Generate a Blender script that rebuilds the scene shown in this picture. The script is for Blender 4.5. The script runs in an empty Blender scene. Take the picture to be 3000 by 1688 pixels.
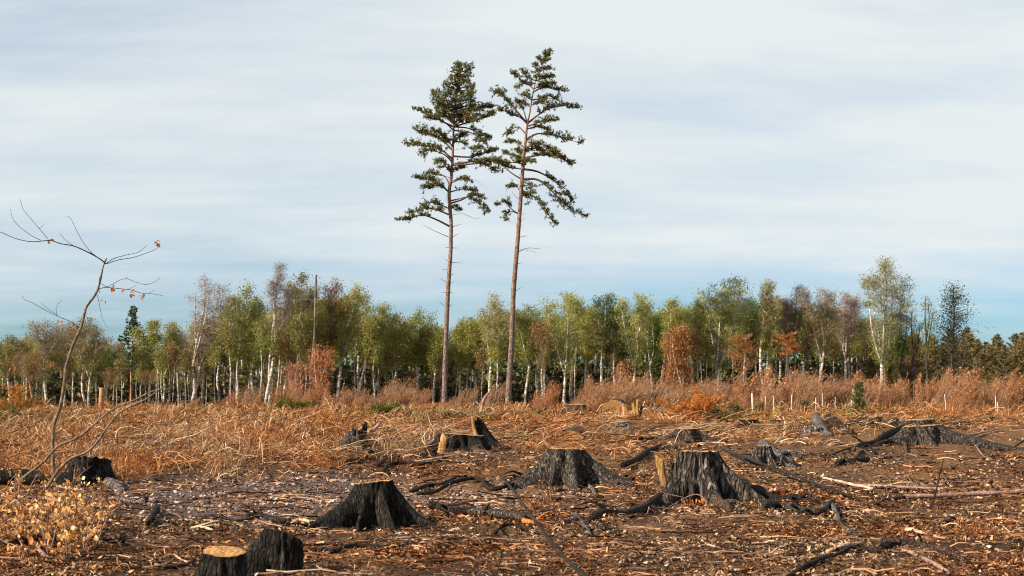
import bpy, math
import numpy as np
from mathutils import Vector

C = bpy.context.scene.collection
PI = math.pi

# ------------------------------------------------------------------ camera
CAM_H = 1.10
F_PX = 4192.0          # focal length in photo pixels (3000 wide)
HOR = 1194.0           # photo row of the horizon
PITCH = math.atan((HOR - 844.0) / F_PX)
cam_d = bpy.data.cameras.new('camera')
cam = bpy.data.objects.new('camera', cam_d)
C.objects.link(cam)
bpy.context.scene.camera = cam
cam.location = (0, 0, CAM_H)
cam.rotation_euler = (PI / 2 + PITCH, 0, 0)
cam_d.sensor_width = 36.0
cam_d.lens = F_PX / 3000.0 * 36.0
cam_d.clip_start = 0.1
cam_d.clip_end = 6000
cam_d.dof.use_dof = True
cam_d.dof.focus_distance = 34.0
cam_d.dof.aperture_fstop = 5.6

# ------------------------------------------------------------------ light
SUN_EL, SUN_AZ = math.radians(27), math.radians(-117)   # azimuth from +Y (view direction), negative = left
sd = Vector((math.sin(SUN_AZ) * math.cos(SUN_EL), math.cos(SUN_AZ) * math.cos(SUN_EL), math.sin(SUN_EL)))
sl = bpy.data.lights.new('sun', 'SUN')
sl.energy = 5.0
sl.angle = math.radians(0.5)
sl.color = (1.0, 0.87, 0.70)
so = bpy.data.objects.new('sun', sl)
C.objects.link(so)
so.rotation_euler = sd.to_track_quat('Z', 'Y').to_euler()

world = bpy.data.worlds.new('World')
bpy.context.scene.world = world
world.use_nodes = True
nt = world.node_tree
nt.nodes.clear()
N = nt.nodes.new
L = nt.links.new
out = N('ShaderNodeOutputWorld')
bg = N('ShaderNodeBackground')
bg.inputs['Strength'].default_value = 0.12
sky = N('ShaderNodeTexSky')
sky.sky_type = 'NISHITA'
sky.sun_disc = False
sky.sun_elevation = SUN_EL
sky.sun_rotation = SUN_AZ
tc = N('ShaderNodeTexCoord')
sep = N('ShaderNodeSeparateXYZ')
L(tc.outputs['Generated'], sep.inputs[0])


def wmath(op, a, b=None, c=None, clamp=False):
    m = N('ShaderNodeMath')
    m.operation = op
    m.use_clamp = clamp
    for i, v in enumerate((a, b, c)):
        if v is None:
            continue
        if isinstance(v, (int, float)):
            m.inputs[i].default_value = v
        else:
            L(v, m.inputs[i])
    return m.outputs[0]


# cloud layer: project the view direction on a flat layer high above, so streaks lie level near the horizon
zc = wmath('MAXIMUM', sep.outputs['Z'], 0.0)
den = wmath('ADD', zc, 0.16)
px_ = wmath('DIVIDE', sep.outputs['X'], den)
py_ = wmath('DIVIDE', sep.outputs['Y'], den)
cmb = N('ShaderNodeCombineXYZ')
L(px_, cmb.inputs[0]); L(py_, cmb.inputs[1])
mp = N('ShaderNodeMapping')
mp.inputs['Rotation'].default_value = (0, 0, math.radians(7))
mp.inputs['Scale'].default_value = (0.5, 0.8, 1)
mp.inputs['Location'].default_value = (3.1, 1.7, 0)
L(cmb.outputs[0], mp.inputs[0])
n1 = N('ShaderNodeTexNoise')
n1.inputs['Scale'].default_value = 1.0
n1.inputs['Detail'].default_value = 7
n1.inputs['Roughness'].default_value = 0.52
n1.inputs['Distortion'].default_value = 0.35
L(mp.outputs[0], n1.inputs['Vector'])
mp2 = N('ShaderNodeMapping')
mp2.inputs['Rotation'].default_value = (0, 0, math.radians(-9))
mp2.inputs['Scale'].default_value = (0.7, 1.9, 1)
L(cmb.outputs[0], mp2.inputs[0])
n2 = N('ShaderNodeTexNoise')
n2.inputs['Scale'].default_value = 1.3
n2.inputs['Detail'].default_value = 6
n2.inputs['Roughness'].default_value = 0.6
L(mp2.outputs[0], n2.inputs['Vector'])
elev = N('ShaderNodeMapRange')
elev.interpolation_type = 'SMOOTHSTEP'
elev.inputs['From Min'].default_value = 0.02
elev.inputs['From Max'].default_value = 0.20
elev.inputs['To Min'].default_value = -0.40
elev.inputs['To Max'].default_value = 0.50
L(sep.outputs['Z'], elev.inputs['Value'])
hi = N('ShaderNodeMapRange')           # added thinning of unseen cloud above the view, to lower ambient light
hi.interpolation_type = 'SMOOTHSTEP'
hi.inputs['From Min'].default_value = 0.36
hi.inputs['From Max'].default_value = 0.75
hi.inputs['To Min'].default_value = 0.0
hi.inputs['To Max'].default_value = -0.55
L(sep.outputs['Z'], hi.inputs['Value'])
s1 = wmath('MULTIPLY_ADD', n1.outputs['Fac'], 1.7, -0.27)
s2 = wmath('MULTIPLY_ADD', n2.outputs['Fac'], 1.0, -0.50)
dens_ = wmath('ADD', wmath('ADD', s1, s2), wmath('ADD', elev.outputs[0], hi.outputs[0]), clamp=True)
tint = N('ShaderNodeMix')
tint.data_type = 'RGBA'
tint.blend_type = 'MULTIPLY'
tint.inputs['Factor'].default_value = 1.0
L(sky.outputs[0], tint.inputs['A'])
tint.inputs['B'].default_value = (0.26, 0.435, 0.61, 1)
mixc = N('ShaderNodeMix')
mixc.data_type = 'RGBA'
L(dens_, mixc.inputs['Factor'])
L(tint.outputs['Result'], mixc.inputs['A'])
mixc.inputs['B'].default_value = (3.46, 3.70, 3.74, 1)
L(mixc.outputs['Result'], bg.inputs['Color'])
L(bg.outputs[0], out.inputs[0])

sc = bpy.context.scene
sc.view_settings.view_transform = 'Standard'
sc.view_settings.look = 'None'
sc.view_settings.gamma = 1.0
sc.view_settings.use_curve_mapping = False
sc.view_settings.exposure = 0.95
sc.cycles.pixel_filter_type = 'BLACKMAN_HARRIS'
sc.cycles.filter_width = 1.05
sc.cycles.max_bounces = 6
sc.cycles.transparent_max_bounces = 8

# ------------------------------------------------------------------ maths helpers
_rs = np.random.default_rng(7)
_T = _rs.random((64, 64, 64)).astype(np.float32)


def vnoise(p):
    p = np.asarray(p, dtype=np.float64)
    i = np.floor(p).astype(np.int64)
    f = p - i
    f = f * f * (3 - 2 * f)
    r = 0
    for dx in (0, 1):
        wx = f[..., 0] if dx else 1 - f[..., 0]
        for dy in (0, 1):
            wy = f[..., 1] if dy else 1 - f[..., 1]
            for dz in (0, 1):
                wz = f[..., 2] if dz else 1 - f[..., 2]
                r = r + wx * wy * wz * _T[(i[..., 0] + dx) & 63, (i[..., 1] + dy) & 63, (i[..., 2] + dz) & 63]
    return r * 2 - 1


def fbm(p, octs=4, gain=0.5):
    p = np.asarray(p, dtype=np.float64)
    a, s, r = 1.0, 1.0, 0
    for _ in range(octs):
        r = r + a * vnoise(p * s + 17.3 * s)
        a *= gain
        s *= 2.03
    return r


def xyz(x, y, z=0.0):
    x = np.asarray(x, float)
    return np.stack([x, np.asarray(y, float) + 0 * x, z + 0 * x], -1)


_gy = np.array([-60, 0, 10, 12.5, 15, 18, 20, 22.5, 25, 30, 40, 60, 90, 140, 400, 3000.])
_gz = np.array([0, 0, 0, .03, .09, .19, .28, .38, .47, .62, .76, .88, .95, 1.0, 1.2, 1.5])


def sstep(a, b, x):
    t = np.clip((x - a) / (b - a), 0, 1)
    return t * t * (3 - 2 * t)


def gbase(x, y):
    x = np.asarray(x, float); y = np.asarray(y, float)
    return np.interp(y, _gy, _gz) + 0.0105 * np.clip(x, -60, 60) * sstep(35, 100, y)


def gz(x, y):
    x = np.asarray(x, float); y = np.asarray(y, float)
    near = 1 - sstep(60, 160, y)
    h = 0.058 * fbm(xyz(x * 0.6, y * 0.6, 3.3), 3) + 0.038 * fbm(xyz(x * 2.4, y * 2.4, 9.1), 4, .62)
    # the brushy bank on the left and middle behind the bare soil
    bank = sstep(17, 21, y) * (1 - sstep(30, 44, y)) * 0.10 * (0.6 + fbm(xyz(x * .35, y * .35, 5.5), 2))
    return gbase(x, y) + near * (h + bank)


def ray(U, V):
    dx = (U - 1500.0) / F_PX
    dz = -(V - 844.0) / F_PX
    c, s = math.cos(PITCH), math.sin(PITCH)
    return np.array([dx, c - dz * s, s + dz * c])


def P(U, V, y):
    d = ray(U, V)
    return np.array([0, 0, CAM_H]) + d * (y / d[1])


_ys = np.geomspace(4, 150, 6000)


def G(U, V):
    d = ray(U, V)
    t = _ys / d[1]
    z = CAM_H + d[2] * t
    x = d[0] * t
    below = np.nonzero(z < gbase(x, _ys))[0]
    k = below[0] if len(below) else len(_ys) - 1
    x0, y0 = float(x[k]), float(_ys[k])
    return np.array([x0, y0, float(gz(x0, y0))])


def proj(x, y, z):
    """photo pixel of a world point (used only to lay out which ground carries which cover)"""
    c, s = math.cos(PITCH), math.sin(PITCH)
    zz = z - CAM_H
    fw = y * c + zz * s
    up = -y * s + zz * c
    return 1500 + F_PX * x / fw, 844 - F_PX * up / fw


RG = {'A': (0, 1150, 2.693), 'B': (500, 1150, 2.693), 'C': (1100, 1150, 2.693), 'D': (1700, 1150, 2.693),
      'E': (2300, 1150, 2.693), 'S': (0, 550, 2.07), 'T': (1100, 120, 2.4986), 'H': (2150, 700, 2.634)}


def q(reg, x, y):
    ox, oy, s = RG[reg]
    return ox + x / s, oy + y / s


def dn(v):       # a length over the 2576 wide view in photo pixels
    return v * 3000.0 / 2576.0


def crom(pts, n):
    pts = np.asarray(pts, float)
    if len(pts) < 3:
        t = np.linspace(0, 1, n)[:, None]
        return pts[0] * (1 - t) + pts[-1] * t
    p = np.vstack([2 * pts[0] - pts[1], pts, 2 * pts[-1] - pts[-2]])
    seg = len(pts) - 1
    u = np.linspace(0, seg - 1e-6, n)
    k = u.astype(int)
    t = (u - k)[:, None]
    a, b, c, d = p[k], p[k + 1], p[k + 2], p[k + 3]
    return 0.5 * (2 * b + (c - a) * t + (2 * a - 5 * b + 4 * c - d) * t ** 2 + (3 * b - a - 3 * c + d) * t ** 3)


def nrm(v):
    return v / np.maximum(np.linalg.norm(v, axis=-1, keepdims=True), 1e-9)


# ------------------------------------------------------------------ mesh builder
class MB:
    def __init__(s):
        s.v, s.f3, s.f4, s.n = [], [], [], 0

    def add(s, v, f4=None, f3=None):
        v = np.asarray(v, float).reshape(-1, 3)
        if f4 is not None and len(f4):
            s.f4.append(np.asarray(f4, np.int64).reshape(-1, 4) + s.n)
        if f3 is not None and len(f3):
            s.f3.append(np.asarray(f3, np.int64).reshape(-1, 3) + s.n)
        s.v.append(v)
        s.n += len(v)

    def tubes(s, P_, R, k=5, cap=True):
        """P_ (n,m,3) paths, R (n,m) radii"""
        P_ = np.asarray(P_, float)
        R = np.asarray(R, float)
        if P_.ndim == 2:
            P_, R = P_[None], R[None]
        n, m, _ = P_.shape
        t = np.gradient(P_, axis=1)
        t = nrm(t)
        mt = np.abs(nrm(P_[:, -1] - P_[:, 0]))
        ref = np.eye(3)[np.argmin(mt, 1)][:, None, :]
        u = nrm(np.cross(t, np.broadcast_to(ref, t.shape)))
        w = np.cross(t, u)
        a = np.arange(k) * 2 * PI / k
        ring = (u[:, :, None, :] * np.cos(a)[None, None, :, None] + w[:, :, None, :] * np.sin(a)[None, None, :, None])
        if R.ndim == 2:
            R = R[:, :, None]
        V = P_[:, :, None, :] + ring * R[..., None]
        base = (np.arange(n) * m * k)[:, None, None]
        i = np.arange(m - 1)[None, :, None]
        j = np.arange(k)[None, None, :]
        j2 = (j + 1) % k
        f = np.stack([base + i * k + j, base + i * k + j2, base + (i + 1) * k + j2, base + (i + 1) * k + j], -1)
        f3 = None
        if cap and k == 3:
            b = (np.arange(n) * m * k)
            e = b + (m - 1) * k
            f3 = np.stack([e, e + 1, e + 2], -1)
        elif cap:
            f3 = []
            b = (np.arange(n) * m * k)
            for e, fl in ((b + (m - 1) * k, 1), (b, -1)):
                for q_ in range(1, k - 1):
                    f3.append(np.stack([e, e + q_, e + q_ + 1][::fl], -1))
            f3 = np.concatenate(f3)
        s.add(V, f.reshape(-1, 4), f3)

    def quads(s, c, a, b, bend=0.0):
        """rhombic leaves: centre c, half axes a and b"""
        n = len(c)
        up = np.cross(a, b)
        up = nrm(up) * (np.linalg.norm(a, axis=1, keepdims=True) * bend)
        v = np.stack([c - a, c + b * 0.85 - a * 0.1 + up, c + a, c - b * 0.85 - a * 0.1 + up], 1)
        f = np.arange(n * 4).reshape(n, 4)
        s.add(v, f)


def link(name, me, parent=None, loc=(0, 0, 0)):
    o = bpy.data.objects.new(name, me)
    C.objects.link(o)
    if parent is not None:
        o.parent = parent
    else:
        o.location = loc
    return o


def build(mb, name, mats, parent=None, loc=None, smooth=False, origin=None):
    """link the collected geometry as ONE mesh object; its vertices are given in world space"""
    me = bpy.data.meshes.new(name)
    v = np.concatenate(mb.v)
    if origin is not None:
        org = np.array(origin, float)
    elif parent is not None:
        pp, org = parent, np.zeros(3)
        while pp is not None:
            org = org + np.array(pp.location)
            pp = pp.parent
    elif loc is not None:
        org = np.array(loc, float)
    else:
        org = np.zeros(3)
    v = v - org
    f4 = np.concatenate(mb.f4) if mb.f4 else np.zeros((0, 4), int)
    f3 = np.concatenate(mb.f3) if mb.f3 else np.zeros((0, 3), int)
    me.vertices.add(len(v))
    me.vertices.foreach_set('co', v.astype(np.float32).ravel())
    nl = len(f4) * 4 + len(f3) * 3
    me.loops.add(nl)
    me.loops.foreach_set('vertex_index', np.concatenate([f4.ravel(), f3.ravel()]).astype(np.int32))
    me.polygons.add(len(f4) + len(f3))
    st = np.concatenate([np.arange(len(f4)) * 4, len(f4) * 4 + np.arange(len(f3)) * 3]).astype(np.int32)
    me.polygons.foreach_set('loop_start', st)
    me.update(calc_edges=True)
    me.validate()
    if smooth:
        me.polygons.foreach_set('use_smooth', np.ones(len(me.polygons), bool))
    for m in (mats if isinstance(mats, (list, tuple)) else [mats]):
        me.materials.append(m)
    return link(name, me, parent, tuple(org))


def tag(o, label=None, cat=None, group=None, kind=None):
    if label: o['label'] = label
    if cat: o['category'] = cat
    if group: o['group'] = group
    if kind: o['kind'] = kind
    return o


def thing(name, label, cat, loc=(0, 0, 0), group=None):
    o = bpy.data.objects.new(name, None)
    C.objects.link(o)
    o.location = tuple(float(a) for a in loc)
    o.empty_display_size = 0.2
    return tag(o, label, cat, group)


def copy_tree(o, parent=None):
    c = o.copy()
    C.objects.link(c)
    c.parent = parent
    for ch in list(o.children):
        copy_tree(ch, c)
    return c


# ------------------------------------------------------------------ materials
def mat(name):
    m = bpy.data.materials.new(name)
    m.use_nodes = True
    t = m.node_tree
    t.nodes.clear()
    o = t.nodes.new('ShaderNodeOutputMaterial')
    return m, t, o


def ramp(t, fac, stops, interp='LINEAR'):
    r = t.nodes.new('ShaderNodeValToRGB')
    r.color_ramp.interpolation = interp
    e = r.color_ramp.elements
    while len(e) < len(stops):
        e.new(0.5)
    for i, (p, c) in enumerate(stops):
        e[i].position = p
        e[i].color = (*c, 1)
    t.links.new(fac, r.inputs[0])
    return r.outputs[0]


def noise(t, scale, detail=5, rough=0.55, vec=None, dist=0.0):
    n = t.nodes.new('ShaderNodeTexNoise')
    n.inputs['Scale'].default_value = scale
    n.inputs['Detail'].default_value = detail
    n.inputs['Roughness'].default_value = rough
    n.inputs['Distortion'].default_value = dist
    if vec is not None:
        t.links.new(vec, n.inputs['Vector'])
    return n.outputs['Fac']


def mapping(t, scale, src='Object'):
    c = t.nodes.new('ShaderNodeTexCoord')
    m = t.nodes.new('ShaderNodeMapping')
    m.inputs['Scale'].default_value = scale
    t.links.new(c.outputs[src], m.inputs[0])
    return m.outputs[0]


def mixrgb(t, fac, a, b, mode='MIX'):
    m = t.nodes.new('ShaderNodeMix')
    m.data_type = 'RGBA'
    m.blend_type = mode
    for nm, v in (('Factor', fac), ('A', a), ('B', b)):
        if isinstance(v, tuple):
            m.inputs[nm].default_value = (*v, 1) if len(v) == 3 else v
        elif isinstance(v, (int, float)):
            m.inputs[nm].default_value = v
        else:
            t.links.new(v, m.inputs[nm])
    return m.outputs['Result']


def principled(t, o, col, rough=0.9, bump=None, bstr=0.5, bdist=0.02, spec=0.25):
    p = t.nodes.new('ShaderNodeBsdfPrincipled')
    if isinstance(col, tuple):
        p.inputs['Base Color'].default_value = (*col, 1)
    else:
        t.links.new(col, p.inputs['Base Color'])
    p.inputs['Roughness'].default_value = rough
    p.inputs['Specular IOR Level'].default_value = spec
    if bump is not None:
        b = t.nodes.new('ShaderNodeBump')
        b.inputs['Strength'].default_value = bstr
        b.inputs['Distance'].default_value = bdist
        t.links.new(bump, b.inputs['Height'])
        t.links.new(b.outputs[0], p.inputs['Normal'])
    t.links.new(p.outputs[0], o.inputs[0])
    return p


def island(t):
    g = t.nodes.new('ShaderNodeNewGeometry')
    return g.outputs['Random Per Island']


def leaf_mat(name, stops, trans=0.42, rough=0.6, clump=None, objvar=True):
    m, t, o = mat(name)
    col = ramp(t, island(t), stops)
    if objvar:
        oi = t.nodes.new('ShaderNodeObjectInfo')
        hs = t.nodes.new('ShaderNodeHueSaturation')
        mr = t.nodes.new('ShaderNodeMapRange')
        mr.inputs['To Min'].default_value = 0.492
        mr.inputs['To Max'].default_value = 0.512
        t.links.new(oi.outputs['Random'], mr.inputs['Value'])
        mv = t.nodes.new('ShaderNodeMapRange')
        mv.inputs['To Min'].default_value = 1.2
        mv.inputs['To Max'].default_value = 0.8
        t.links.new(oi.outputs['Random'], mv.inputs['Value'])
        t.links.new(mr.outputs[0], hs.inputs['Hue'])
        t.links.new(mv.outputs[0], hs.inputs['Value'])
        t.links.new(col, hs.inputs['Color'])
        col = hs.outputs[0]
    d = t.nodes.new('ShaderNodeBsdfPrincipled')
    t.links.new(col, d.inputs['Base Color'])
    d.inputs['Roughness'].default_value = rough
    d.inputs['Specular IOR Level'].default_value = 0.2
    if trans > 0:
        tr = t.nodes.new('ShaderNodeBsdfTranslucent')
        t.links.new(col, tr.inputs['Color'])
        mx = t.nodes.new('ShaderNodeMixShader')
        mx.inputs[0].default_value = trans
        t.links.new(d.outputs[0], mx.inputs[1])
        t.links.new(tr.outputs[0], mx.inputs[2])
        t.links.new(mx.outputs[0], o.inputs[0])
    else:
        t.links.new(d.outputs[0], o.inputs[0])
    return m


M = {}
M['leaf_green'] = leaf_mat('leaf_green', [(0, (.12, .14, .026)), (.45, (.23, .245, .048)), (.8, (.35, .32, .075)), (1, (.48, .38, .11))])
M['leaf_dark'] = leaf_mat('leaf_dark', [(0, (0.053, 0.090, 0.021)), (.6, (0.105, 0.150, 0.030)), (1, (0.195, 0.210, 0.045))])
M['leaf_light'] = leaf_mat('leaf_light', [(0, (.18, .21, .05)), (.5, (.29, .30, .08)), (1, (.44, .40, .14))])
M['leaf_olive'] = leaf_mat('leaf_olive', [(0, (0.130, 0.111, 0.036)), (.5, (0.208, 0.182, 0.055)), (1, (0.364, 0.260, 0.091))])
M['leaf_brown'] = leaf_mat('leaf_brown', [(0, (0.138, 0.069, 0.031)), (.5, (0.237, 0.125, 0.056)), (1, (0.350, 0.237, 0.100))])
M['leaf_pink'] = leaf_mat('leaf_pink', [(0, (.13, .085, .06)), (.6, (.23, .16, .10)), (1, (.34, .28, .14))])
M['leaf_rust'] = leaf_mat('leaf_rust', [(0, (.17, .052, .016)), (.5, (.38, .13, .038)), (.85, (.52, .23, .08)), (1, (.64, .38, .18))])
M['leaf_scrub'] = leaf_mat('leaf_scrub', [(0, (.20, .07, .025)), (.4, (.42, .16, .06)), (.8, (.60, .27, .11)), (1, (.74, .48, .28))])
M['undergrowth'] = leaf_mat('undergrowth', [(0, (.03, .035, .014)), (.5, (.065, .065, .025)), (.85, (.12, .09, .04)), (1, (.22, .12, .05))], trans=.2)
M['leaf_alder'] = leaf_mat('leaf_alder', [(0, (.022, .03, .018)), (.6, (.05, .06, .03)), (1, (.11, .11, .06))], trans=.15)
M['leaf_orange'] = leaf_mat('leaf_orange', [(0, (.30, .09, .015)), (.5, (.50, .18, .03)), (1, (.62, .32, .1))])
M['needle'] = leaf_mat('needle', [(0, (.04, .058, .02)), (.5, (.105, .118, .038)), (.85, (.22, .20, .06)), (1, (.32, .20, .07))], trans=.4)
M['needle_dark'] = leaf_mat('needle_dark', [(0, (.03, .055, .022)), (.6, (.06, .10, .035)), (1, (.14, .17, .06))], trans=.3)
M['needle_far'] = leaf_mat('needle_far', [(0, (.09, .07, .028)), (.5, (.19, .145, .055)), (.85, (.26, .22, .075)), (1, (.38, .23, .13))], trans=.35)
M['dead_leaf'] = leaf_mat('dead_leaf', [(0, (.20, .07, .02)), (.4, (.46, .19, .05)), (.75, (.68, .36, .12)), (1, (.82, .58, .30))], trans=.3, objvar=False)


def obj_leaf():
    m, t, o = mat('hanging_leaf')
    oi = t.nodes.new('ShaderNodeObjectInfo')
    col = ramp(t, oi.outputs['Random'], [(0, (.20, .07, .02)), (.4, (.46, .19, .05)), (.75, (.68, .36, .12)), (1, (.82, .58, .30))])
    principled(t, o, col, .6)
    return m


M['hanging_leaf'] = obj_leaf()


def strip_mat(name, stops, trans=.25):
    m, t, o = mat(name)
    g = t.nodes.new('ShaderNodeNewGeometry')
    col = ramp(t, g.outputs['Random Per Island'], stops)
    n = noise(t, 0.35, 3, .6, g.outputs['Position'])
    col = mixrgb(t, ramp(t, n, [(.42, (0, 0, 0)), (.60, (1, 1, 1))]), col, mixrgb(t, 1.0, col, (1.05, .72, .50), 'MULTIPLY'))
    n2_ = noise(t, 1.7, 4, .6, g.outputs['Position'])
    col = mixrgb(t, ramp(t, n2_, [(.36, (.8, .8, .8)), (.52, (0, 0, 0))]), col, mixrgb(t, 1.0, col, (.38, .32, .30), 'MULTIPLY'))
    d = t.nodes.new('ShaderNodeBsdfDiffuse')
    t.links.new(col, d.inputs[0])
    tr = t.nodes.new('ShaderNodeBsdfTranslucent')
    t.links.new(col, tr.inputs[0])
    mx = t.nodes.new('ShaderNodeMixShader')
    mx.inputs[0].default_value = trans
    t.links.new(d.outputs[0], mx.inputs[1]); t.links.new(tr.outputs[0], mx.inputs[2])
    t.links.new(mx.outputs[0], o.inputs[0])
    return m


M['bracken'] = strip_mat('bracken', [(0, (.10, .045, .02)), (.3, (.27, .13, .05)), (.62, (.42, .25, .125)), (.85, (.60, .42, .24)), (1, (.82, .68, .50))])
M['grass_green'] = strip_mat('grass_green', [(0, (.06, .09, .02)), (.6, (.14, .17, .045)), (1, (.27, .27, .10))])
M['brush_red'] = strip_mat('brush_red', [(0, (.12, .055, .025)), (.45, (.32, .17, .08)), (.8, (.50, .31, .16)), (1, (.68, .50, .32))])
M['chips'] = strip_mat('chips', [(0, (.022, .014, .009)), (.32, (.065, .036, .02)), (.58, (.21, .115, .058)), (.82, (.44, .27, .145)), (.95, (.66, .46, .29)), (1, (.82, .68, .54))], .05)
M['twig_mix'] = strip_mat('twig_mix', [(0, (.03, .02, .015)), (.4, (.11, .06, .04)), (.75, (.30, .18, .11)), (1, (.62, .44, .29))], .0)
M['purple_twig'] = leaf_mat('purple_twig', [(0, (.13, .09, .08)), (.5, (.23, .165, .15)), (1, (.36, .28, .25))], trans=.0)


def stone_mat(obj):
    m, t, o = mat('stone' if obj else 'gravel')
    if obj:
        oi = t.nodes.new('ShaderNodeObjectInfo')
        r = oi.outputs['Random']
    else:
        r = island(t)
    col = ramp(t, r, [(0, (.06, .042, .036)), (.35, (.17, .115, .095)), (.75, (.36, .26, .215)), (1, (.62, .49, .43))])
    g = t.nodes.new('ShaderNodeNewGeometry')
    n = noise(t, 40, 4, .6, g.outputs['Position'])
    col = mixrgb(t, .5, col, mixrgb(t, n, (.3, .25, .22), (1.4, 1.35, 1.3)), 'MULTIPLY')
    principled(t, o, col, .85, n, .5, .01)
    return m


M['stone'] = stone_mat(True)
M['gravel'] = stone_mat(False)


def bark_mat(name, c0, c1, c2, scale=(14, 14, 3.5), bd=.03, crack=True, bs=1.0, soil=False):
    m, t, o = mat(name)
    v = mapping(t, scale)
    n = noise(t, 1.3, 7, .65, v, .6)
    vo = t.nodes.new('ShaderNodeTexVoronoi')
    vo.feature = 'DISTANCE_TO_EDGE'
    vo.inputs['Scale'].default_value = 2.1
    vv = t.nodes.new('ShaderNodeMix'); vv.data_type = 'VECTOR'
    nn = t.nodes.new('ShaderNodeTexNoise'); nn.inputs['Scale'].default_value = 3.0
    t.links.new(v, nn.inputs['Vector'])
    vv.inputs['Factor'].default_value = .25
    t.links.new(v, vv.inputs['A']); t.links.new(nn.outputs['Color'], vv.inputs['B'])
    t.links.new(vv.outputs['Result'], vo.inputs['Vector'])
    e = ramp(t, vo.outputs['Distance'], [(0, (0, 0, 0)), (.16, (1, 1, 1))])
    col = ramp(t, n, [(.3, c0), (.5, c1), (.72, c2)])
    if crack:
        col = mixrgb(t, .75, col, mixrgb(t, e, (.22, .2, .2), (1, 1, 1)), 'MULTIPLY')
    if soil:
        cc_ = t.nodes.new('ShaderNodeTexCoord')
        sz = t.nodes.new('ShaderNodeSeparateXYZ')
        t.links.new(cc_.outputs['Object'], sz.inputs[0])
        ns = noise(t, 5, 5, .65, cc_.outputs['Object'])
        lo = t.nodes.new('ShaderNodeMath'); lo.operation = 'MULTIPLY_ADD'
        t.links.new(sz.outputs['Z'], lo.inputs[0]); lo.inputs[1].default_value = -1.6
        t.links.new(ns, lo.inputs[2])
        mk = ramp(t, lo.outputs[0], [(.54, (0, 0, 0)), (.68, (.75, .75, .75))])
        nd = noise(t, 60, 4, .7, cc_.outputs['Object'])
        col = mixrgb(t, mk, col, ramp(t, nd, [(.35, (.035, .019, .011)), (.65, (.19, .11, .06))]))
    h = t.nodes.new('ShaderNodeMath'); h.operation = 'ADD'
    t.links.new(e, h.inputs[0]); t.links.new(n, h.inputs[1])
    principled(t, o, col, .9, h.outputs[0], bs, bd, .2)
    return m


M['bark_black'] = bark_mat('bark_black', (.004, .004, .004), (.017, .0135, .011), (.085, .070, .057), (22, 22, 6), .02, soil=True)
M['bark_grey'] = bark_mat('bark_grey', (.008, .007, .008), (.06, .047, .037), (.36, .30, .25), (30, 30, 12), .02, soil=True)
M['bark_coarse'] = bark_mat('bark_coarse', (.012, .009, .008), (.06, .048, .04), (.36, .31, .26), (11, 11, 2.2), .05, bs=1.0, soil=True)
M['bark_pale'] = bark_mat('bark_pale', (.03, .025, .022), (.17, .14, .125), (.60, .54, .48), (20, 20, 12), soil=True)
M['root_dark'] = bark_mat('root_dark', (.008, .006, .005), (.03, .021, .017), (.10, .07, .055), (14, 14, 14), soil=True)
M['root_brown'] = bark_mat('root_brown', (.035, .02, .014), (.11, .065, .045), (.30, .19, .13), (12, 12, 12))
M['stick_pale'] = bark_mat('stick_pale', (.20, .11, .065), (.46, .29, .19), (.76, .58, .44), (9, 9, 9), .01, False, .5)
M['stick_pink'] = bark_mat('stick_pink', (.12, .065, .05), (.25, .15, .12), (.46, .31, .25), (9, 9, 9), .01, False, .5)
M['twig_dark'] = bark_mat('twig_dark', (.006, .005, .0045), (.018, .014, .012), (.05, .04, .035), (20, 20, 20), .006, False, .5)
M['sapling_bark'] = bark_mat('sapling_bark', (.05, .035, .025), (.15, .10, .07), (.36, .26, .19), (20, 20, 10), .006, False, .4)
M['pine_deadwood'] = bark_mat('pine_deadwood', (.03, .02, .015), (.10, .06, .045), (.24, .14, .10), (6, 6, 6), .01, False, .4)
M['snag_bark'] = bark_mat('snag_bark', (.04, .03, .025), (.12, .085, .065), (.46, .40, .36), (4, 4, 1.2), .01, False, .4)


def wood_mat(name, a, b, ring=55, dirt=.35):
    m, t, o = mat(name)
    c = t.nodes.new('ShaderNodeTexCoord')
    n = noise(t, 7, 4, .6, c.outputs['Object'])
    w = t.nodes.new('ShaderNodeTexWave')
    w.wave_type = 'RINGS'
    w.rings_direction = 'Z'
    w.inputs['Scale'].default_value = ring / 6.28
    w.inputs['Distortion'].default_value = 2.5
    w.inputs['Detail'].default_value = 3
    w.inputs['Detail Scale'].default_value = 1.5
    t.links.new(c.outputs['Object'], w.inputs['Vector'])
    col = mixrgb(t, w.outputs['Fac'], a, b)
    n2_ = noise(t, 22, 5, .7, c.outputs['Object'])
    col = mixrgb(t, ramp(t, n2_, [(.45, (0, 0, 0)), (.75, (dirt, dirt, dirt))]), col, (.06, .035, .02))
    col = mixrgb(t, .6, col, mixrgb(t, n, (.5, .42, .35), (1.3, 1.25, 1.2)), 'MULTIPLY')
    principled(t, o, col, .8, n2_, .6, .012)
    return m


M['cut_wood'] = wood_mat('cut_wood', (.52, .31, .12), (.34, .18, .065), 55, .6)
M['cut_gold'] = wood_mat('cut_gold', (.40, .23, .08), (.24, .12, .035), 60, .9)
M['split_wood'] = bark_mat('split_wood', (.12, .06, .02), (.36, .20, .075), (.60, .38, .17), (34, 34, 4), .012, False, .8)
M['rotten_wood'] = wood_mat('rotten_wood', (.52, .20, .05), (.30, .10, .025), 60, .6)


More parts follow.
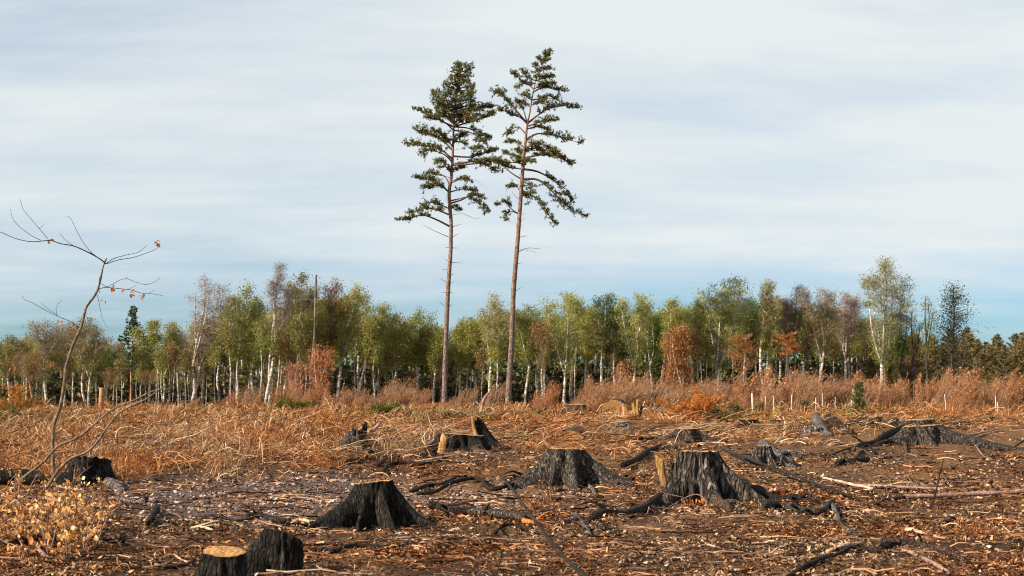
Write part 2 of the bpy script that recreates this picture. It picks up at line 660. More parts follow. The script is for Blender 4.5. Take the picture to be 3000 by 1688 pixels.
def birch_bark():
    m, t, o = mat('birch_bark')
    v = mapping(t, (1.5, 1.5, 7))
    n = noise(t, 1.6, 4, .7, v, .4)
    v2 = mapping(t, (.8, .8, 1.3))
    n_ = noise(t, 1.4, 3, .6, v2)
    g = t.nodes.new('ShaderNodeNewGeometry')
    col = ramp(t, n, [(.40, (.03, .024, .02)), (.47, (.50, .45, .40)), (.7, (.82, .78, .73))])
    col = mixrgb(t, ramp(t, n_, [(.40, (.85, .85, .85)), (.56, (0, 0, 0))]), col, (.13, .10, .08))
    principled(t, o, col, .7)
    return m


M['birch_bark'] = birch_bark()


def dark_birch():  # darker copy of the birch bark, deep-wood shade put into its colour
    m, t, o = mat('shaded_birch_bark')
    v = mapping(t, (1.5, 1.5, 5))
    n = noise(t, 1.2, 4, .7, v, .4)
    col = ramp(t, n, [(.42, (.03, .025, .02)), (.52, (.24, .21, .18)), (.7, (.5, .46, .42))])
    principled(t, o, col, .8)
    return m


M['birch_shaded'] = dark_birch()


def pine_bark():
    m, t, o = mat('pine_bark')
    c = t.nodes.new('ShaderNodeTexCoord')
    s = t.nodes.new('ShaderNodeSeparateXYZ')
    t.links.new(c.outputs['Object'], s.inputs[0])
    mr = t.nodes.new('ShaderNodeMapRange')
    mr.inputs['From Min'].default_value = 2
    mr.inputs['From Max'].default_value = 20
    t.links.new(s.outputs['Z'], mr.inputs['Value'])
    v = mapping(t, (9, 9, 4))
    n = noise(t, 1.4, 6, .7, v, .5)
    lo = ramp(t, n, [(.34, (.035, .026, .022)), (.5, (.13, .095, .08)), (.68, (.34, .26, .22))])
    hi_ = ramp(t, n, [(.34, (.07, .03, .02)), (.5, (.22, .11, .07)), (.68, (.42, .24, .16))])
    col = mixrgb(t, mr.outputs[0], lo, hi_)
    principled(t, o, col, .85, n, .9, .05)
    return m


M['pine_bark'] = pine_bark()


def flat_bark(name, a, b):
    m, t, o = mat(name)
    n = noise(t, 3, 4, .6, mapping(t, (2, 2, 2)))
    principled(t, o, ramp(t, n, [(.35, a), (.65, b)]), .9)
    return m


M['twig_birch'] = flat_bark('twig_birch', (.16, .12, .10), (.46, .41, .36))
M['twig_brown'] = flat_bark('twig_brown', (.13, .070, .038), (.36, .21, .12))
M['trunk_dark'] = flat_bark('trunk_dark', (.02, .016, .014), (.075, .06, .052))
M['trunk_orange'] = flat_bark('trunk_orange', (.20, .09, .045), (.48, .24, .12))
M['white_post'] = flat_bark('white_post', (.36, .30, .26), (.60, .54, .48))


def ground_mat():
    m, t, o = mat('soil')
    g = t.nodes.new('ShaderNodeNewGeometry')
    pos = g.outputs['Position']
    at = t.nodes.new('ShaderNodeAttribute')
    at.attribute_name = 'cover'
    s = t.nodes.new('ShaderNodeSeparateColor')
    t.links.new(at.outputs['Color'], s.inputs[0])
    n = noise(t, 9, 8, .72, pos)
    nf = noise(t, 55, 6, .7, pos)
    nb = noise(t, .9, 4, .6, pos)
    soil = ramp(t, n, [(.30, (.012, .008, .006)), (.5, (.038, .024, .017)), (.68, (.085, .053, .037))])
    litter = ramp(t, nf, [(.36, (.022, .011, .006)), (.52, (.15, .075, .034)), (.68, (.40, .23, .11))])
    stony = ramp(t, nf, [(.32, (.04, .028, .024)), (.5, (.13, .09, .075)), (.68, (.30, .22, .19))])
    a = mixrgb(t, ramp(t, nb, [(.34, (.1, .1, .1)), (.56, (.95, .95, .95))]), soil, litter)
    a = mixrgb(t, s.outputs['Green'], a, stony)
    brn = ramp(t, nf, [(.34, (.03, .014, .007)), (.5, (.19, .095, .042)), (.68, (.46, .27, .13))])
    a = mixrgb(t, s.outputs['Red'], a, brn)
    grn = ramp(t, nf, [(.3, (.04, .05, .014)), (.6, (.16, .16, .05))])
    a = mixrgb(t, s.outputs['Blue'], a, grn)
    h = t.nodes.new('ShaderNodeMath'); h.operation = 'ADD'
    t.links.new(n, h.inputs[0]); t.links.new(nf, h.inputs[1])
    principled(t, o, a, .95, h.outputs[0], .9, .04, .15)
    return m


M['soil'] = ground_mat()

# ------------------------------------------------------------------ ground
BU = np.array([-900, 0, 450, 700, 900, 1300, 1700, 2100, 2400, 2700, 3000, 3900.])
BV = np.array([1400, 1390, 1402, 1388, 1360, 1325, 1318, 1300, 1275, 1262, 1262, 1262.])


def cover_of(x, y, z=None):
    """0 on bare soil, 1 under the dead bracken and brushwood"""
    z = gbase(x, y) if z is None else z
    U, V = proj(x, y, z)
    b = np.interp(U, BU, BV) + 34 * fbm(xyz(x * .8, y * .5, 2.2), 3)
    return 1 - sstep(-30, 38, V - b)


def stony_of(x, y):
    z = gbase(x, y)
    U, V = proj(x, y, z)
    a = np.exp(-(((U - 760) / 420) ** 2 + ((V - 1455) / 62) ** 2) * 1.1)
    b = np.exp(-(((U - 1380) / 330) ** 2 + ((V - 1460) / 42) ** 2) * 1.1)
    return np.clip(np.maximum(a, b) * 1.9 + .18 * fbm(xyz(x * 1.4, y * 1.4, 8.2), 2), 0, 1)


def axis(fine0, fine1, step, lo, hi, g):
    a = list(np.arange(fine0, fine1, step))
    s, x = step, a[-1]
    while x < hi:
        s *= g; x += s; a.append(x)
    s, x = step, a[0]
    b = []
    while x > lo:
        s *= g; x -= s; b.append(x)
    return np.array(b[::-1] + a)


gx = axis(-5.5, 5.5, .065, -2500, 2500, 1.09)
gy_ = axis(8.3, 20, .055, -200, 3500, 1.055)
X, Y = np.meshgrid(gx, gy_)
Z = gz(X.ravel(), Y.ravel()).reshape(X.shape)
nx, ny = len(gx), len(gy_)
fine = 1 - sstep(22, 60, Y)
Z = Z + fine * .017 * fbm(np.stack([X * 11, Y * 11, 0 * X + 4], -1), 3, .65)
idx = np.arange(nx * ny).reshape(ny, nx)
mb = MB()
mb.add(np.stack([X, Y, Z], -1), np.stack([idx[:-1, :-1], idx[:-1, 1:], idx[1:, 1:], idx[1:, :-1]], -1))
ground = build(mb, 'ground', M['soil'], smooth=True)
tag(ground, kind='structure')
colr = ground.data.color_attributes.new('cover', 'FLOAT_COLOR', 'POINT')
cv = cover_of(X.ravel(), Y.ravel())
stn = stony_of(X.ravel(), Y.ravel()) * (1 - cv)
Ug, Vg = proj(X.ravel(), np.maximum(Y.ravel(), 2), Z.ravel())
grn = sstep(60, 85, Y.ravel()) * (1 - sstep(-16, 0, X.ravel())) * sstep(-.1, .35, fbm(xyz(X.ravel() * .12, Y.ravel() * .06, 1.1), 3)) * .9
Uz, Vz = proj(X.ravel(), np.maximum(Y.ravel(), 2), gbase(X.ravel(), Y.ravel()))
zone = sstep(1000, 1350, Uz) * (1 - sstep(1470, 1640, Vz)) * np.clip(.75 + .9 * fbm(xyz(X.ravel() * .7, Y.ravel() * .5, 3.), 3), 0, 1)
cv = np.maximum(cv, .85 * zone)
colr.data.foreach_set('color', np.stack([cv, stn, grn, np.ones_like(cv)], -1).astype(np.float32).ravel())

LMK = [(45, 'left edge birch'), (138, 'bent sapling'), (214, 'twin stemmed birch'), (338, 'pointed conifer'), (500, 'purple topped birch'), (610, 'double headed birch'), (690, 'tallest bare birch'),
       (795, 'dead pole'), (885, 'bulky dark birch'), (960, 'strongly leaning birch'), (1122, 'left pine'), (1245, 'pale airy birch'), (1283, 'right pine'), (1425, 'broad yellow green birch'),
       (1525, 'dark topped birch'), (1600, 'V forked birch'), (1702, 'rusty cone tree'), (1832, 'big domed birch'), (1978, 'flat topped rusty pine'), (2065, 'wide olive birch'), (2212, 'tallest right hand birch'),
       (2332, 'spindly tree'), (2400, 'dark alder'), (2560, 'right edge')]
ORD = ['first', 'second', 'third', 'fourth', 'fifth', 'sixth', 'seventh', 'eighth', 'ninth', 'tenth', 'eleventh', 'twelfth']


def locate(items, phrase):
    """items: (u, object, adjective) -> a label by the nearest landmark, side and rank"""
    bins = {}
    for u, o, adj in items:
        l = min(LMK, key=lambda t: abs(t[0] - u))
        side = 'left' if u < l[0] else 'right'
        bins.setdefault((l, side), []).append((abs(u - l[0]), o, adj))
    for (l, side), v in bins.items():
        v.sort(key=lambda t: t[0])
        for r, (_, o, adj) in enumerate(v):
            o['label'] = (adj + ' ' + phrase + ', ' + ORD[min(r, 11)] + ' to the ' + side + ' of the ' + l[1]).strip()


# ------------------------------------------------------------------ tall pines
rng = np.random.default_rng(11)


def tuft_quads(mb, pts, axes, rs, length=.17, width=.021, k=6):
    """bunches of needles: k narrow blades fanned round each axis"""
    n = len(pts)
    for _ in range(k):
        d = nrm(axes + rs.normal(0, .62, (n, 3)))
        ln = length * rs.uniform(.6, 1.15, (n, 1))
        s_ = nrm(np.cross(d, rs.normal(0, 1, (n, 3)))) * width * rs.uniform(.7, 1.3, (n, 1))
        mb.quads(pts + d * ln * .5, d * ln * .5, s_)


def pine_foliage(mb_leaf, mb_twig, path, rs, f0=.35, spread=.55, dens=1.0):
    """side twigs with needle tufts on the outer part of a bough"""
    seglen = np.linalg.norm(path[-1] - path[0]) + 1e-6
    n = max(6, int(seglen * (1 - f0) * 21 * dens))
    u = rs.uniform(f0, 1, n)
    k = np.minimum((u * (len(path) - 1)).astype(int), len(path) - 2)
    fr = (u * (len(path) - 1) - k)[:, None]
    st = path[k] * (1 - fr) + path[k + 1] * fr
    along = nrm(path[k + 1] - path[k])
    side = rs.normal(0, 1, (n, 3)) * np.array([1, 1, .42])
    d = nrm(along * .75 + side * .8 + np.array([0, 0, .30]))
    ln = spread * 1.22 * rs.uniform(.2, 1.0, (n, 1)) * (.55 + .45 * np.sin(PI * np.clip((u[:, None] - f0) / (1 - f0), 0, 1)) ** .5)
    en = st + d * ln + np.array([0, 0, .06]) * ln
    mid = (st + en) / 2 - np.array([0, 0, .03]) * ln
    tw = np.stack([st, mid, en], 1)
    mb_twig.tubes(tw, np.tile([.014, .010, .006], (n, 1)), 3, False)
    m = 5
    w = rs.uniform(.25, 1.05, (n, m, 1))
    pt = st[:, None] + (en - st)[:, None] * w + rs.normal(0, .045, (n, m, 3))
    ax = np.repeat(nrm(d + np.array([0, 0, .5]))[:, None], m, 1)
    tuft_quads(mb_leaf, pt.reshape(-1, 3), ax.reshape(-1, 3), rs)


def tall_pine(label, trunk_px, base_px, y0, boughs, stubs, r_base, seed):
    rs = np.random.default_rng(seed)
    b = G(*base_px)
    b = P(base_px[0], base_px[1], y0)
    b[2] = float(gz(b[0], b[1]))
    root = thing('pine_tree', label, 'tree', b, 'tall pines left standing')
    tp = [P(*base_px, y0) - np.array([0, 0, .4])] + [P(u, v, y0) for u, v in trunk_px]
    path = crom(tp, 90)
    h = path[:, 2] - path[0, 2]
    rel = h / h[-1]
    rad = r_base * .84 * (1 - .62 * rel) * (1 - .93 * sstep(.62, 1.0, rel)) + .012
    rad = rad + r_base * .35 * np.exp(-h / .7)
    rad3 = rad[:, None] * (1 + .05 * vnoise(np.stack(np.broadcast_arrays(rel[:, None] * 60, np.arange(12)[None] * .9, 0 * rel[:, None]), -1)))
    mbt = MB(); mbt.tubes(path[None], rad3[None], 12)
    build(mbt, 'trunk', M['pine_bark'], root, smooth=True)
    leaf, twig, wood = MB(), MB(), MB()
    for bg_ in boughs:
        pts, f0, sp, dy = bg_[:4]
        dn_ = bg_[4] if len(bg_) > 4 else 1.0
        u0 = q('T', *pts[0])
        k0 = np.argmin(np.abs([proj(*p_)[1] - u0[1] for p_ in path]))
        w = [path[k0]]
        L0 = abs(pts[-1][0] - pts[0][0]) / 2.4986 / F_PX * y0
        for i, p_ in enumerate(pts[1:], 1):
            w.append(P(*q('T', *p_), y0 + dy * L0 * i / (len(pts) - 1)))
        bp = crom(w, 12)
        r0 = .028 + .013 * np.linalg.norm(bp[-1] - bp[0])
        wood, leaf = MB(), MB()
        wood.tubes(bp[None], np.linspace(r0, .009, 12)[None], 5)
        pine_foliage(leaf, wood, bp, rs, f0, sp, dn_)
        bo_ = build(wood, 'branch', M['pine_deadwood'], root, smooth=True)
        build(leaf, 'needles', M['needle'], bo_)
    for st_ in stubs:
        pts = [q('T', *p_) if len(p_) == 2 else p_[1:] for p_ in st_[0]]
        k0 = np.argmin(np.abs([proj(*p_)[1] - pts[0][1] for p_ in path]))
        w = [path[k0]] + [P(u, v, y0 + rs.uniform(-.3, .3)) for u, v in pts[1:]]
        bp = crom(w, 7)
        wood = MB()
        wood.tubes(bp[None], np.linspace(st_[1], st_[1] * .35, 7)[None], 4)
        build(wood, 'dead_branch', M['pine_deadwood'], root, smooth=True)
    return root


def fan(x0f, lefts, rights, y0, y1, step, rs, rise=22):
    """short boughs of the upper crown; lefts/rights give the outline"""
    o = []
    zy = y0
    while zy < y1:
        x0 = x0f(zy)
        for side, tab in ((-1, lefts), (1, rights)):
            xe = np.interp(zy, tab[0], tab[1]) + rs.uniform(-14, 8) * -side
            o.append(([(x0, zy + rise), ((x0 + xe) / 2, zy + rs.uniform(4, 14)), (xe, zy + rs.uniform(-10, 8))], .12, .42, rs.uniform(-1.4, 1.4), .55))
        o.append(([(x0, zy + rise * .7), (x0 + rs.uniform(-20, 20), zy)], .0, .36, 0, .7))
        zy += step
    return o


rsf = np.random.default_rng(5)
LTX = lambda z: np.interp(z, [175, 330, 470, 600, 750, 880, 1000, 1100, 1200, 1330, 1449], [635, 600, 585, 575, 568, 563, 555, 540, 543, 553, 552])
left_b = [
    ([(545, 1365), (440, 1305), (340, 1275), (250, 1300), (172, 1310)], .33, .36, -.2),
    ([(545, 1285), (470, 1245), (400, 1225), (330, 1235), (255, 1262)], .2, .5, .3),
    ([(545, 1240), (480, 1200), (420, 1185), (370, 1195)], .25, .42, -.5),
    ([(545, 1230), (590, 1215), (620, 1245)], .1, .3, 1.0),
    ([(568, 1195), (630, 1165), (690, 1140), (750, 1180), (812, 1250)], .40, .45, .2, 1.2),
    ([(568, 1180), (640, 1150), (720, 1130), (790, 1150)], .5, .38, -.4),
    ([(555, 1110), (640, 1085), (728, 1100)], .3, .35, .3),
    ([(550, 1110), (450, 1035), (380, 1010), (308, 1005)], .22, .5, .2, 1.2),
    ([(550, 1100), (480, 1060), (400, 1070), (345, 1080)], .15, .5, -.5, 1.2),
    ([(550, 1060), (500, 990), (380, 965)], .5, .35, .5),
    ([(555, 1040), (640, 1010), (700, 1030)], .2, .35, -.4),
    ([(563, 900), (700, 885), (800, 905), (900, 960)], .25, .5, .2, 1.3),
    ([(563, 850), (700, 850), (790, 820), (860, 800)], .3, .5, .5, 1.3),
    ([(563, 900), (720, 900), (850, 880), (935, 905)], .4, .5, -.2, 1.5),
    ([(563, 930), (480, 880), (445, 888)], .05, .42, .6),
    ([(560, 960), (510, 920), (480, 930)], .0, .35, -.8),
    ([(560, 950), (620, 930), (650, 920)], .0, .35, 1.2),
    ([(555, 860), (470, 790), (350, 770), (222, 752)], .22, .5, .2, 1.2),
    ([(560, 880), (500, 830), (400, 800), (330, 830)], .35, .42, -.5),
    ([(560, 800), (480, 720), (380, 685), (290, 650)], .15, .52, .5, 1.3),
    ([(562, 770), (500, 690), (420, 660)], .1, .5, -.8, 1.2),
    ([(565, 760), (620, 700), (660, 690)], .0, .45, 1.0, 1.2),
    ([(570, 740), (640, 745), (700, 790), (772, 785)], .2, .42, -.2),
    ([(580, 640), (680, 640), (760, 680), (832, 712)], .35, .40, .3),
    ([(580, 650), (690, 670), (760, 710), (800, 752)], .45, .35, -.5),
    ([(570, 640), (470, 580), (380, 530), (288, 498)], .28, .45, .3),
    ([(570, 650), (500, 590), (430, 570), (370, 560)], .3, .42, -.6),
    ([(575, 560), (510, 500), (450, 420), (432, 378)], .2, .42, .5),
    ([(585, 600), (680, 520), (780, 490), (850, 490)], .12, .55, .4, 1.4),
    ([(585, 640), (700, 590), (800, 560), (845, 535)], .2, .5, -.3, 1.3),
    ([(580, 620), (660, 570), (740, 590)], .0, .5, -.9, 1.2),
    ([(580, 600), (520, 560), (470, 540)], .0, .5, 1.0, 1.1),
] + fan(LTX, ([180, 250, 350, 420, 520, 600], [600, 560, 500, 440, 450, 490]), ([180, 210, 260, 350, 440, 520, 600], [660, 690, 690, 715, 725, 760, 730]), 184, 560, 24, rsf)
stub_l = [
    ([(552, 1435), (430, 1390), (345, 1345)], .022), ([(553, 1362), (600, 1350), (630, 1340)], .02),
    ([(555, 1435), (590, 1420), (615, 1410)], .02), ([(553, 1280), (640, 1265), (720, 1300), (770, 1293)], .016),
    ([(550, 1005), (460, 970), (370, 938)], .018), ([(555, 1030), (700, 1010), (790, 1058)], .012),
    ([(553, 1200), (520, 1170), (525, 1110)], .014), ([(563, 810), (620, 790), (650, 770)], .012),
]
for (u1, v1), (u2, v2) in [((1318, 730), (1304, 725)), ((1320, 730), (1344, 727)), ((1318, 765), (1304, 760)), ((1320, 768), (1355, 771)),
                           ((1314, 796), (1295, 790)), ((1318, 800), (1331, 802)), ((1312, 828), (1287, 813)), ((1316, 826), (1329, 826)),
                           ((1311, 860), (1293, 857)), ((1315, 860), (1331, 859)), ((1309, 892), (1286, 883)), ((1313, 892), (1325, 891)),
                           ((1308, 940), (1298, 936)), ((1306, 1008), (1297, 1004))]:
    stub_l.append(([('p', u1, v1), ('p', u2, v2)], .022))
tall_pine('tall slender pine, the left one of the pair, with a narrow pointed crown',
          [q('T', LTX(z), z) for z in (1449, 1330, 1200, 1100, 1000, 880, 750, 600, 470, 330, 175)][:0] +
          [(1302, 1170), (1306, 1010), (1312, 860), (1320, 740)] + [q('T', LTX(z), z) for z in (1449, 1330, 1200, 1100, 1000, 880, 750, 600, 470, 330, 178)],
          (1303, 1196), 88.0, left_b, stub_l, .185, 21)

RTX = lambda z: np.interp(z, [75, 150, 230, 330, 430, 520, 620, 720, 850, 950, 1080, 1200, 1330, 1449], [1280, 1235, 1192, 1165, 1145, 1130, 1110, 1100, 1085, 1078, 1068, 1060, 1050, 1042])
right_b = [
    ([(1068, 1015), (1170, 1012), (1240, 1050), (1330, 1140), (1410, 1215), (1530, 1288)], .33, .42, .1, 1.2),
    ([(1078, 935), (1180, 955), (1270, 1000), (1360, 1070), (1440, 1180)], .38, .40, .3, 1.1),
    ([(1066, 1085), (1160, 1140), (1230, 1200), (1270, 1280), (1315, 1342)], .25, .30, .2),
    ([(1070, 1060), (1130, 1060), (1155, 1120)], .1, .40, -.8, 1.1),
    ([(1066, 1150), (1100, 1130), (1120, 1190)], .1, .36, .9),
    ([(1060, 1110), (1030, 1062), (985, 1072)], .25, .33, .5, 1.2),
    ([(1050, 1275), (1000, 1235), (955, 1180), (900, 1200)], .38, .35, -.3, 1.2),
    ([(1050, 1275), (1000, 1250), (965, 1265), (960, 1310)], .35, .33, .4, 1.2),
    ([(1070, 1020), (1000, 970), (930, 912), (882, 880)], .66, .36, 0, 1.2),
    ([(1078, 950), (1000, 930), (945, 912)], .3, .30, .4),
    ([(1085, 850), (1200, 835), (1300, 840), (1370, 865), (1435, 910)], .12, .42, .2, 1.2),
    ([(1100, 720), (1180, 680), (1300, 690), (1400, 722), (1500, 745)], .3, .40, .2, 1.1),
    ([(1095, 770), (1200, 750), (1290, 800), (1340, 850)], .1, .45, -.4, 1.2),
    ([(1095, 800), (1180, 790), (1240, 830)], .0, .45, .8, 1.2),
    ([(1083, 880), (1010, 840), (945, 820)], .1, .42, .3, 1.2),
    ([(1083, 900), (1020, 890), (960, 895)], .1, .35, -.4),
    ([(1090, 790), (1030, 740), (970, 742)], .25, .33, .5),
    ([(1100, 690), (1050, 632), (1000, 645), (965, 680)], .3, .36, .2, 1.1),
    ([(1085, 870), (1070, 830), (1050, 810)], .0, .4, 1.5, 1.4),
    ([(1080, 910), (1110, 880), (1140, 890)], .0, .4, -1.5, 1.4),
    ([(1110, 610), (1040, 520), (980, 450), (920, 390), (866, 370)], .32, .40, .2, 1.1),
    ([(1112, 600), (1060, 560), (1000, 540), (950, 512), (895, 515)], .3, .38, -.3),
    ([(1112, 610), (1080, 500), (1030, 440)], .45, .30, .4),
    ([(1112, 612), (1180, 550), (1260, 500), (1350, 475), (1482, 490)], .30, .42, .1, 1.2),
    ([(1115, 620), (1220, 590), (1330, 580)], .3, .42, -.3, 1.1),
    ([(1120, 640), (1180, 630), (1260, 650)], .2, .36, .5),
    ([(1145, 440), (1230, 420), (1325, 430)], .25, .40, .2, 1.1),
    ([(1140, 470), (1200, 455), (1260, 470)], .2, .36, -.6),
    ([(1155, 375), (1240, 340), (1375, 370)], .2, .42, .2, 1.3),
    ([(1165, 350), (1230, 310), (1300, 320)], .2, .36, -.5),
    ([(1185, 290), (1240, 270), (1298, 260)], .2, .32, .2, 1.3),
    ([(1200, 230), (1240, 210), (1288, 205)], .25, .26, .2, 1.2),
    ([(1160, 360), (1100, 310), (1040, 340)], .1, .40, .4, 1.2),
    ([(1150, 430), (1100, 400), (1078, 392)], .1, .35, -.5, 1.2),
    ([(1140, 480), (1095, 450), (1080, 455)], .1, .30, .5, 1.2),
    ([(1175, 300), (1110, 265), (1070, 215)], .3, .30, .3, 1.1),
    ([(1170, 320), (1080, 290), (1035, 262), (1016, 240)], .5, .28, -.2, 1.1),
    ([(1215, 190), (1185, 175), (1153, 187)], .25, .26, .2, 1.2),
    ([(1230, 160), (1210, 130), (1190, 128)], .2, .22, .2, 1.2),
    ([(1250, 130), (1245, 100), (1238, 82)], .1, .20, .3, 1.2),
    ([(1250, 120), (1270, 100), (1280, 74)], .0, .20, .1, 1.5),
    ([(1225, 175), (1240, 150), (1262, 140)], .0, .22, .1, 1.3),
    ([(1205, 240), (1190, 215), (1160, 230)], .0, .26, .7, 1.2),
    ([(1180, 300), (1190, 260), (1215, 262)], .0, .3, -1, 1.2),
]
stub_r = [
    ([(1068, 1080), (975, 1055), (950, 1150)], .012), ([(1055, 1175), (1015, 1130), (1000, 1100)], .014),
    ([(1050, 1275), (1075, 1268), (1098, 1264)], .018), ([(1045, 1365), (1070, 1320), (1095, 1292)], .014),
    ([(1045, 1352), (1035, 1352), (1030, 1355)], .018), ([(1045, 1352), (1065, 1350), (1085, 1346)], .016),
    ([(1042, 1445), (1090, 1430), (1125, 1428)], .018), ([(1083, 800), (1050, 760), (1020, 730)], .014),
    ([(1100, 700), (1160, 690), (1200, 720)], .012), ([(1075, 960), (1045, 990), (1040, 1010)], .012),
]
for (u1, v1), (u2, v2) in [((1512, 775), (1532, 770)), ((1510, 776), (1502, 775)), ((1506, 811), (1519, 810)), ((1505, 850), (1530, 841)),
                           ((1504, 846), (1495, 845)), ((1500, 890), (1510, 888))]:
    stub_r.append(([('p', u1, v1), ('p', u2, v2)], .02))
stub_r.append(([('p', 1515, 736), ('p', 1545, 727), ('p', 1585, 730)], .022))
stub_r.append(([('p', 1560, 728), ('p', 1566, 738), ('p', 1567, 748)], .008))
tall_pine('tall slender pine, the right one of the pair, leaning with long drooping lower boughs',
          [(1490, 1150), (1499, 1000), (1504, 860), (1512, 760)] + [q('T', RTX(z), z) for z in (1449, 1330, 1200, 1080, 950, 850, 720, 620, 520, 430, 330, 230, 150, 78)],
          (1489, 1197), 86.0, right_b, stub_r, .20, 22)


# ------------------------------------------------------------------ broadleaf trees
def make_birch(name, H, W, seed, lean=.0, fork=.45, nst=3, cb=.38, leaf='leaf_green', nleaf=5200, lsz=.088, prof='dome',
               bark='birch_bark', bare=0.0, topmat=None, wind=.22, r0=None, multi=1):
    """one tree at the origin: trunk with limbs, fine branches, crown"""
    rs = np.random.default_rng(seed)
    root = bpy.data.objects.new(name, None)
    C.objects.link(root)
    r0 = r0 or (.045 + H * .0085)
    tk, br, lf = MB(), MB(), MB()
    bpts = []   # (start, dir, len)
    S_list = []
    for mI in range(multi):
        off = np.array([rs.uniform(-.25, .25) * (multi > 1), rs.uniform(-.25, .25) * (multi > 1), -.3])
        hf = fork * H * rs.uniform(.9, 1.1)
        fp = np.array([lean * H * fork + rs.normal(0, .12) + (mI - (multi - 1) / 2) * .5, rs.normal(0, .15), hf])
        tr = crom([off, off * .5 + fp * np.array([.25, .3, .33]) + rs.normal(0, .06, 3) * [1, 1, 0], fp * [.62, .6, .66] + rs.normal(0, .06, 3) * [1, 1, 0], fp], 12)
        tk.tubes(tr[None], (np.linspace(r0 * 1.1, r0 * .72, 12) + r0 * .3 * np.exp(-np.arange(12) * 1.2))[None], 7)
        S_list.append((fp, tr))
    stems = []
    a0 = rs.uniform(0, 2 * PI)
    for i in range(nst):
        fp = S_list[i % multi][0]
        a = a0 + i * 2 * PI / nst + rs.normal(0, .3)
        rad = W * (rs.uniform(.30, .72) if i else rs.uniform(0, .2))
        top = H * (rs.uniform(.82, .95) if i else .975)
        E = np.array([lean * H + math.cos(a) * rad + wind * .4, math.sin(a) * rad, top])
        c1 = fp + np.array([(E[0] - fp[0]) * .45, (E[1] - fp[1]) * .45, (E[2] - fp[2]) * .33])
        c2 = fp + np.array([(E[0] - fp[0]) * .85, (E[1] - fp[1]) * .85, (E[2] - fp[2]) * .7])
        p = crom([fp, c1 + rs.normal(0, .08, 3), c2 + rs.normal(0, .08, 3), E], 12)
        tk.tubes(p[None], np.linspace(r0 * (.72 if i == 0 else .58), r0 * .14, 12)[None], 5)
        stems.append(p)
    # trunk carries branches too
    nb = 34 if nst > 1 else 120
    st, dr, ln, rr = [], [], [], []
    zb = cb * H
    for p in stems + [s_[1] for s_ in S_list]:
        for _ in range(nb if p is not S_list[0][1] else 12):
            u = rs.uniform(0.02, 1) ** .85 * (len(p) - 1)
            k = min(int(u), len(p) - 2)
            x = p[k] + (p[k + 1] - p[k]) * (u - k)
            if x[2] < zb:
                if rs.random() > .25 or x[2] < zb * .45:
                    continue
            rel = max(0, (x[2] - zb) / (H - zb))
            if prof == 'dome':
                pr = max(.42, (1 - rel) ** .35) * min(1, .45 + rel * 3)
            elif prof == 'cone':
                pr = (1 - rel) ** .9 + .08
            else:
                pr = (1 - rel) ** .3 * min(1, .3 + rel * 2)
            a = rs.uniform(0, 2 * PI)
            # length needed to reach the outline of the crown
            cx = lean * x[2]
            l = W * pr * rs.uniform(.35, .8)
            st.append(x); dr.append((math.cos(a), math.sin(a), rs.uniform(.5, 1.2))); ln.append(max(.25, l)); rr.append(rel)
    st, dr, ln, rr = np.array(st), nrm(np.array(dr)), np.array(ln), np.array(rr)
    n = len(st)
    w = np.array([wind, 0, 0])
    e = st + dr * ln[:, None] * np.array([1, 1, .75]) + w * ln[:, None] * 1.2 - np.array([0, 0, .18]) * ln[:, None]
    m_ = st + dr * ln[:, None] * .55 + np.array([0, 0, .10]) * ln[:, None]
    t = np.linspace(0, 1, 5)[None, :, None]
    cur = (1 - t) ** 2 * st[:, None] + 2 * t * (1 - t) * m_[:, None] + t * t * e[:, None]
    br.tubes(cur, (r0 * .16 + .004 * 0) * np.linspace(1, .3, 5)[None] * np.ones((n, 1)) * np.clip(ln[:, None], .5, 1.6), 3, False)
    # leaves hang in bunches round the outer two thirds of each branch
    per = nleaf // n
    nc = 6
    tt = rs.uniform(.25, 1.05, (n, nc, 1))
    cen = (1 - tt) ** 2 * st[:, None] + 2 * tt * (1 - tt) * m_[:, None] + tt * tt * e[:, None]
    cen = cen + rs.normal(0, .10, cen.shape) * (1 + .2 * W)
    k = max(2, per // nc)
    ps = cen[:, :, None] + rs.normal(0, 1, (n, nc, k, 3)) * np.array([.13, .13, .10]) * (.8 + .22 * W)
    hang = np.abs(rs.normal(0, .22, (n, nc, 1))) * rs.uniform(0, 1, (n, nc, k))
    ps[..., 2] -= hang
    ps[..., 0] += wind * .5 * hang
    ps = ps.reshape(-1, 3)
    if bare > 0:
        relz = (ps[:, 2] - zb) / (H - zb)
        keep = rs.random(len(ps)) > bare * np.clip(relz * 1.6, 0, 1)
        tw = ps[~keep]
        ps = ps[keep]
        # bare drooping twigs where the leaves have gone
        d = nrm(rs.normal(0, .5, tw.shape) + np.array([wind * 2.2, 0, .15]))
        s_ = nrm(np.cross(d, rs.normal(0, 1, tw.shape)))
        tm = MB()
        tm.quads(tw, d * rs.uniform(.12, .36, (len(tw), 1)), s_ * .008)
    a_ = nrm(rs.normal(0, 1, ps.shape) + np.array([.3, 0, -.5]))
    b_ = nrm(np.cross(a_, rs.normal(0, 1, ps.shape)))
    sz = lsz * rs.uniform(.55, 1.2, (len(ps), 1))
    lf.quads(ps, a_ * sz * .62, b_ * sz * .45, .15)
    build(tk, 'trunk', M[bark], root, smooth=True)
    bo = build(br, 'branches', M['twig_birch' if bark == 'birch_bark' else 'trunk_dark' if bark == 'trunk_dark' else 'twig_brown'], root)
    if bare > 0 and len(tw):
        build(tm, 'twigs', topmat or M['purple_twig'], bo)
    build(lf, 'crown', M[leaf], root)
    return root


def place(root, U, Vb, y, rot=0.0, s=1.0):
    p = P(U, Vb, y)
    root.location = (p[0], y, float(gz(p[0], y)) - .02)
    root.rotation_euler = (0, 0, rot)
    root.scale = (s, s, s)
    return root


